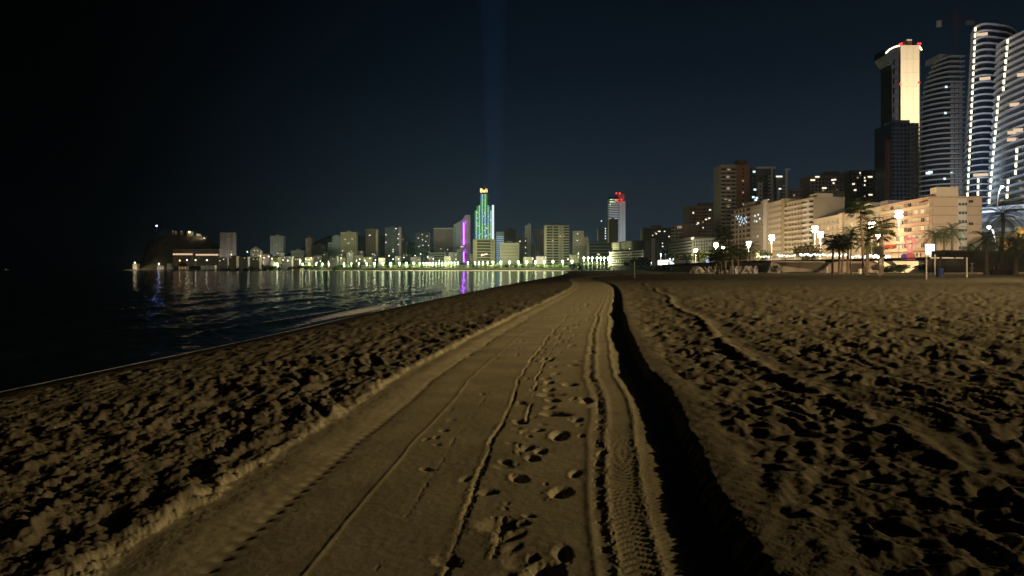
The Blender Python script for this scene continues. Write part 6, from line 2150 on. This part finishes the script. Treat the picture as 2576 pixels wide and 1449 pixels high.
# shower column
X = PX(2445, 124)
o_ = empty('beach_shower', (X, 124, BZ(X, 124)), 0, 'white beach shower column with two short arms before the brown wall', 'beach shower')
MB().tube([(0, 0, -.2), (0, 0, 1.75)], .11, 8).build('column', WHITEP, o_)
MB().tube([(-.34, 0, 1.0), (.34, 0, 1.0)], .06, 6).build('arm', WHITEP, o_)
MB().box(-.26, .26, -.12, .12, 1.72, 1.86).build('head', WHITEP, o_)
# blue bins
BLUE = mat('blue_plastic', (0.045, 0.065, 0.16), .5, .1, 2)
def bin_(label, x, D, h=1.25, r_=.42, m=BLUE):
    X = PX(x, D)
    o_ = empty('litter_bin', (X, D, BZ(X, D)), 0, label, 'litter bin')
    MB().tube([(0, 0, 0), (0, 0, h * .9)], [r_ * .86, r_], 12).build('body', m, o_)
    MB().tube([(0, 0, h * .905), (0, 0, h * .96), (0, 0, h)], [r_ * 1.08, r_ * 1.08, r_ * .5], 12).build('lid', m, o_)
    return o_
bin_('tall blue bin with a pale post behind it, near the volleyball net', 2364, 98, 1.15, .46)
o_ = bin_('blue bin with a white patch behind the dark container', 2498, 128, 1.3, .36)
MB().box(-.14, .14, -.40, -.37, .55, 1.1).build('patch', WHITEP, o_)
bin_('grey bin at the foot of the hull shaped wall', 2064, 200, 1.2, .5, mat('grey_plastic', (.2, .19, .18), .6))
bin_('pale bin beside the five palm cluster', 2163, 150, 1.0, .34, WHITEP)
bin_('second pale bin beside the five palm cluster', 2172, 152, .95, .32, WHITEP)
o_ = stick('net_pole', 'pale leaning post rising behind the tall blue bin', 2352, 118, 3.3, 'post', .07)
# low dark container
X = PX(2526, 112)
o_ = empty('storage_container', (X, 112, BZ(X, 112) - .1), 0, 'low dark storage container between two date palms', 'container')
DKC = mat('dark_container', (0.030, 0.022, 0.020), .7)
MB().box(-1.75, 1.75, 0, 1.6, 0, .72).build('body', DKC, o_)
MB().box(-1.82, 1.82, -.06, 1.66, .723, .82).build('lid', DKC, o_)
for x in (-1.2, -.4, .4, 1.2):
    MB().box(x - .05, x + .05, -.05, -.002, .02, .7).build('rib', DKC, o_)
# bench frame
X0, X1 = PX(2177, 134), PX(2209, 134)
o_ = empty('goal_frame', (X0, 134, BZ(X0, 134)), 0, 'low white football goal frame at the foot of the dark mound', 'goal frame')
L0 = X1 - X0
MB().tube([(0, 0, 0.65), (L0, 0, .65)], .045, 6).build('crossbar', WHITEP, o_)
for x in (0, L0):
    MB().tube([(x, 0, 0), (x, 0, .65)], .045, 6).build('post', WHITEP, o_)
# stacked and folded sunbeds
SB = mat('sunbed_frame_white', (0.50, 0.46, 0.40), .6, .08, 2)
SF = mat('sunbed_fabric', (0.24, 0.22, 0.20), .8, .1, 2)
def sunbed():
    o_ = empty('sunbed', (0, 0, 0))
    MB().box(-.33, .33, -.95, .35, .30, .36).build('seat', SF, o_)
    b = MB()
    b.add([(-.33, .36, .30), (.33, .36, .30), (.33, .82, 1.0), (-.33, .82, 1.0), (-.33, .42, .27), (.33, .42, .27), (.33, .88, .97), (-.33, .88, .97)], [(0, 1, 2, 3), (7, 6, 5, 4), (3, 2, 6, 7), (0, 4, 5, 1), (0, 3, 7, 4), (1, 5, 6, 2)])
    b.build('backrest', SF, o_)
    b = MB()
    for x in (-.36, .36):
        b.box(x - .03, x + .03, -1.0, .40, .26, .33)
    b.box(-.33, .33, -1.0, -.95, .26, .33)
    b.build('frame', SB, o_)
    for x in (-.36, .36):
        for y in (-.8, .25):
            MB().box(x - .03, x + .03, y - .03, y + .03, 0, .255).build('leg', SB, o_)
    return o_
proto = sunbed()
rs_ = random.Random(3)
spots = []
for (x0, x1, D, n_) in ((1736, 1770, 205, 7), (1772, 1818, 196, 11), (1830, 1905, 188, 22), (1938, 1968, 184, 12)):
    for k in range(n_):
        spots.append((x0 + (x1 - x0) * (k + .5) / n_ + rs_.uniform(-1, 1), D + rs_.uniform(-4, 6), rs_.choice((0, 1))))
kids = list(proto.children)
for i, (x, D, tip) in enumerate(spots):
    if i == 0:
        o_ = proto
    else:
        o_ = proto.copy()
        COL.objects.link(o_)
        for ch in kids:
            c_ = ch.copy()
            COL.objects.link(c_)
            c_.parent = o_
    X = PX(x, D)
    o_.location = (X, D, BZ(X, D))
    # tipped up on end and leaned together for the night
    o_.rotation_euler = (R(rs_.uniform(58, 75)) if tip else R(rs_.uniform(-4, 4)), R(rs_.uniform(-10, 10)), rs_.uniform(0, 6.28))
    if tip:
        o_.location.z += .75
    od = ORD[i % 13]
    seg = ('outermost group by the lone tan wall', 'group before the tall thin palm', 'long group below the short palms', 'group beside the hull shaped wall')[0 if i < 7 else 1 if i < 18 else 2 if i < 40 else 3]
    tag(o_, 'pale sunbed put away among the %s' % seg.replace('outermost group', 'outermost sunbeds').replace('long group', 'long row').replace('group', 'sunbeds'), 'sunbed', 'sunbeds put away by the ' + ('tan wall', 'tall thin palm', 'short palms', 'hull shaped wall')[0 if i < 7 else 1 if i < 18 else 2 if i < 40 else 3])
# covered stack of sunbeds
X = PX(1752, 205)
o_ = empty('covered_sunbeds', (X, 205, BZ(X, 205)), .2, 'covered mound of beach furniture under a pale sheet by the sunbeds', 'covered stack')
b = MB()
vs = []
for i in range(9):
    for j in range(5):
        u, v = i / 8 * 2 - 1, j / 4 * 2 - 1
        vs.append((u * 2.6, v * 1.2, 2.05 * max(0.0, (1 - abs(u) ** 3)) * max(0.0, 1 - abs(v) ** 3) ** .7 + .12 * math.sin(i * 2.3 + j)))
b.add(vs, [(i * 5 + j, (i + 1) * 5 + j, (i + 1) * 5 + j + 1, i * 5 + j + 1) for i in range(8) for j in range(4)])
b.build('sheet', mat('pale_sheet', (0.36, 0.32, 0.26), .9, .1, 1), o_, smooth=True)

# pink heart sculpture
D = 205.0
X = PX(2289, D)
zb_ = PZ(639, D)
o_ = empty('heart_sculpture', (X, D, 4.6), 0, 'glowing pink heart shaped sculpture on a red plinth before the salmon apartments', 'sculpture')
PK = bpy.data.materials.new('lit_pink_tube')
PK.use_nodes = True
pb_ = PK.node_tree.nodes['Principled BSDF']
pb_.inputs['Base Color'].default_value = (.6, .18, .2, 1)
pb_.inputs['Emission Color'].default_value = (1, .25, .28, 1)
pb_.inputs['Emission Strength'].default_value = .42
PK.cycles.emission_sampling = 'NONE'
pts = []
for k in range(29):
    a = 2 * math.pi * k / 28
    hx_ = 16 * math.sin(a) ** 3 / 16
    hz_ = (13 * math.cos(a) - 5 * math.cos(2 * a) - 2 * math.cos(3 * a) - math.cos(4 * a)) / 16
    pts.append((hx_ * 1.25, 0, 4.6 + hz_ * (1.9 if hz_ > 0 else 2.9)))
MB().tube(pts, .27, 8).build('heart_loop', PK, o_, smooth=True)
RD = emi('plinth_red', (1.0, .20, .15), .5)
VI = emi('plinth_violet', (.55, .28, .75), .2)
b = MB()
b.tube([(.15, 0, -.2), (.15, 0, .5), (.25, 0, 1.3), (.3, 0, 1.6)], [1.25, 1.3, 1.15, .7], 12)
b.build('plinth', RD, o_, smooth=False)
MB().tube([(-1.45, .3, -.2), (-1.45, .3, .8), (-1.4, .3, 1.35)], [.75, .8, .5], 10).build('side_plinth', VI, o_)
# white lit panel
D = 172.0
X = PX(2341, D)
o_ = empty('advertising_display', (X, D, 4.5), 0, 'blank glowing white advertising panel beside the lamplit date palms', 'advertising panel')
zt = PZ(615, D) - 4.5
MB().box(-.95, .95, 0, .3, zt - 2.3, zt).build('screen', emi('panel_white', (.92, .98, 1.0), 3.2, True), o_)
MB().box(-1.05, 1.05, .301, .4, zt - 2.4, zt + .1).build('casing', POLE, o_)
MB().box(-.2, .2, .05, .25, 0, zt - 2.41).build('post', POLE, o_)
# string of coloured market lights behind the wall
rr = random.Random(4)
for (x0, x1, y, D, n_, lb) in ((2012, 2060, 641, 232, 12, 'row of white green bulbs behind the hull shaped wall'), (2062, 2132, 642, 215, 16, 'row of white green bulbs behind the five palm cluster'), (2140, 2240, 645, 205, 22, 'bright low string of white bulbs above the cream wall'), (1880, 1935, 645, 290, 9, 'short string of white bulbs below the lit date palm'), (1955, 2000, 643, 255, 8, 'string of warm bulbs in front of the plain window block')):
    X0 = PX(x0, D)
    o_ = empty('string_lights', (X0, D, 4.6), 0, lb, 'string lights')
    Ln = PX(x1, D) - X0
    zc = PZ(y, D) - 4.6
    b = MB()
    for x in (0, Ln):
        b.tube([(x, 0, -.2), (x, 0, max(zc + .5, .8))], .05, 6)
    b.tube([(Ln * k / 10, 0, zc + .35 - .25 * math.sin(math.pi * k / 10)) for k in range(11)], .02, 4)
    b.build('cable', POLE, o_)
    mm = [MB().ball((0, 0, 0), .20, 6, 5).mesh('bulb', emi('bulb_%d' % i, c_, 5.0)) for i, c_ in enumerate(((.9, 1, .85), (.75, 1, .8), (1, .9, .7), (.75, .9, 1)))]
    for k in range(n_):
        s = (k + rr.uniform(.1, .9)) / n_
        inst('bulb', mm[rr.choice((0, 0, 1, 2, 3))], o_, (Ln * s, 0, zc + rr.uniform(-.25, .25)), scale=(rr.uniform(.7, 1.9),) * 3)
    lamp_light('string_glow', (Ln / 2, -1.0, zc + .6), 2500, (.9, 1, .85), o_, .5)
# shop fronts in the gap, lit kiosk
for i, (x0, x1, yt, yb_, D, c_, lb) in enumerate([(1657, 1672, 655, 665, 560, (1, .75, .72), 'pinkish lit shop front in the gap beside the white fin'), (1674, 1682, 655, 666, 555, (.85, .95, 1), 'small white lit shop front in the middle of the gap'), (1684, 1696, 650, 666, 540, (.8, .9, 1), 'bright blue white shop front at the corner of the brown balcony block'), (1774, 1787, 645, 656, 400, (.35, .5, 1), 'blue lit kiosk behind the sand coloured wall')]):
    t = Bld('lit_kiosk', lb, x0, x1, yt, D, depth=4, base=4.6, cat='shop')
    MB().box(0, t.w, 0.02, 4, 0, t.H).build('wall', W['cream'], t.o)
    MB().box(.2, t.w - .2, -.12, 0.0, max(.3, t.H * .3), t.H * .85).build('shop_window', emi('shop_glow_%d' % i, c_, 1.2), t.o)
    MB().box(-.2, t.w + .2, -1.0, 4, t.H + .003, t.H + .25).build('roof', W['grey'], t.o)
    lamp_light('shop_light', (t.w / 2, -1.6, t.H * .7), 4500, c_, t.o, .5)
# gap street lamps
for i, (x, y, lb) in enumerate([(1662, 640, 'small twin lamp in the shop lit gap'), (1695, 642, 'cool lamp over the bright corner shop'), (1638, 662, 'low white lamp at the foot of the white fin')]):
    D = 560
    o_ = empty('street_lamp', (PX(x, D), D, 4.6), 0, lb, 'street lamp')
    h_ = max(PZ(y, D) - 4.6, 2)
    MB().tube([(0, 0, -.2), (0, 0, h_)], .1, 6).build('pole', POLE, o_)
    MB().ball((0, 0, h_ + .3), .42, 8, 6).build('globe', BULBP, o_)
    lamp_light('lamp_light', (0, -.9, h_ - .3), 6000, (.9, 1, .75), o_, .4)

# people
def person(label, X, Y, z, h=1.72, top=(.06, .06, .07), legs=(.04, .04, .05), stride=.25, face=0.0, seed=0):
    o_ = empty('person', (X, Y, z), face, label, 'person')
    me = bpy.data.meshes.new('body')
    s = h / 1.72
    J = {'pelvis': (0, 0, .92), 'waist': (0, 0, 1.08), 'chest': (0, .01, 1.32), 'neck': (0, .0, 1.47), 'head': (0, -.02, 1.56), 'crown': (0, 0, 1.70),
         'hipl': (.09, 0, .88), 'kneel': (.10, -stride * .55, .48), 'anklel': (.10, -stride * .5, .08), 'toel': (.10, -stride * .5 - .17, .03),
         'hipr': (-.09, 0, .88), 'kneer': (-.10, stride * .30, .48), 'ankler': (-.10, stride, .10), 'toer': (-.10, stride - .16, .03),
         'shl': (.18, .0, 1.40), 'ell': (.23, .10 * stride * 4, 1.12), 'hal': (.23, .02 + stride * .2, .86), 'shr': (-.18, 0, 1.40), 'elr': (-.23, -.02, 1.12), 'har': (-.22, -.16 - stride * .3, .92)}
    RAD = {'pelvis': .145, 'waist': .125, 'chest': .15, 'neck': .06, 'head': .095, 'crown': .075, 'hipl': .10, 'hipr': .10, 'kneel': .062, 'kneer': .062, 'anklel': .042, 'ankler': .042, 'toel': .035, 'toer': .035,
           'shl': .068, 'shr': .068, 'ell': .045, 'elr': .045, 'hal': .036, 'har': .036}
    nm = list(J)
    ed = [('pelvis', 'waist'), ('waist', 'chest'), ('chest', 'neck'), ('neck', 'head'), ('head', 'crown'), ('pelvis', 'hipl'), ('hipl', 'kneel'), ('kneel', 'anklel'), ('anklel', 'toel'), ('pelvis', 'hipr'), ('hipr', 'kneer'), ('kneer', 'ankler'), ('ankler', 'toer'),
          ('chest', 'shl'), ('shl', 'ell'), ('ell', 'hal'), ('chest', 'shr'), ('shr', 'elr'), ('elr', 'har')]
    me.from_pydata([tuple(c * s for c in J[n]) for n in nm], [(nm.index(a), nm.index(c)) for a, c in ed], [])
    ob = inst('body', me, o_)
    md = ob.modifiers.new('skin', 'SKIN')
    for n, sv in zip(nm, me.skin_vertices[0].data):
        sv.radius = (RAD[n] * s, RAD[n] * s)
        sv.use_root = n == 'pelvis'
    sb_ = ob.modifiers.new('smooth', 'SUBSURF')
    sb_.levels = sb_.render_levels = 1
    m = bpy.data.materials.new('clothes')
    m.use_nodes = True
    nn = m.node_tree
    co = nn.nodes.new('ShaderNodeTexCoord')
    se = nn.nodes.new('ShaderNodeSeparateXYZ')
    nn.links.new(co.outputs['Object'], se.inputs[0])
    rp_ = nn.nodes.new('ShaderNodeValToRGB')
    rp_.color_ramp.interpolation = 'CONSTANT'
    e0 = rp_.color_ramp.elements
    e0[0].color = (*legs, 1)
    e0[1].position = .92 * s / 2
    e0[1].color = (*top, 1)
    e2 = e0.new(1.46 * s / 2)
    e2.color = (.42, .27, .19, 1)
    e3 = e0.new(1.63 * s / 2)
    e3.color = (.03, .02, .015, 1)
    hv = nn.nodes.new('ShaderNodeMath')
    hv.operation = 'MULTIPLY'
    hv.inputs[1].default_value = .5
    nn.links.new(se.outputs['Z'], hv.inputs[0])
    nn.links.new(hv.outputs[0], rp_.inputs[0])
    nn.links.new(rp_.outputs[0], nn.nodes['Principled BSDF'].inputs['Base Color'])
    me.materials.append(m)
    return o_
D = 290
person('person in dark clothes walking alone on the far wet sand', PX(1543, D), D, BZ(PX(1543, D), D), face=.6)
D = 300
person('smaller dark figure bending beside the lone walker', PX(1537, D), D, BZ(PX(1537, D), D), 1.3, face=2.2)
D = 196
person('person standing near the pink sculpture, next to the lit panel', PX(2316, D), D, 4.62, 1.75, (.10, .06, .06), stride=.08, face=.4)
person('second person standing closer to the pink sculpture', PX(2307, D + 3), D + 3, 4.62, 1.65, (.05, .05, .07), stride=.05, face=-.5)
D = 178
person('person in pale clothes standing at the foot of the dark mound', PX(2081, D), D, BZ(PX(2081, D), D), 1.66, (.5, .47, .42), (.4, .36, .3), stride=.12, face=1.0)
# distant boat
D = 2600.0
X = PX(17, D)
o_ = empty('fishing_boat', (X, D, SEA + .2), .4, 'tiny distant boat with a dim light on the dark horizon', 'boat')
b = MB()
b.prism([(-7, -1.6), (5, -1.6), (8, 0), (5, 1.6), (-7, 1.6)], -.3, 1.6, top=[(-7.3, -2), (5.6, -2), (9.5, 0), (5.6, 2), (-7.3, 2)])
b.build('hull', W['white'], o_)
MB().box(-4, 0, -1.3, 1.3, 1.61, 4.0).build('cabin', W['white'], o_)
MB().box(-3.6, -.4, -1.45, -1.32, 2.3, 3.4).build('cabin_window', E['dim'], o_)
MB().tube([(1, 0, 1.6), (1, 0, 8)], .1, 5).build('mast', POLE, o_)
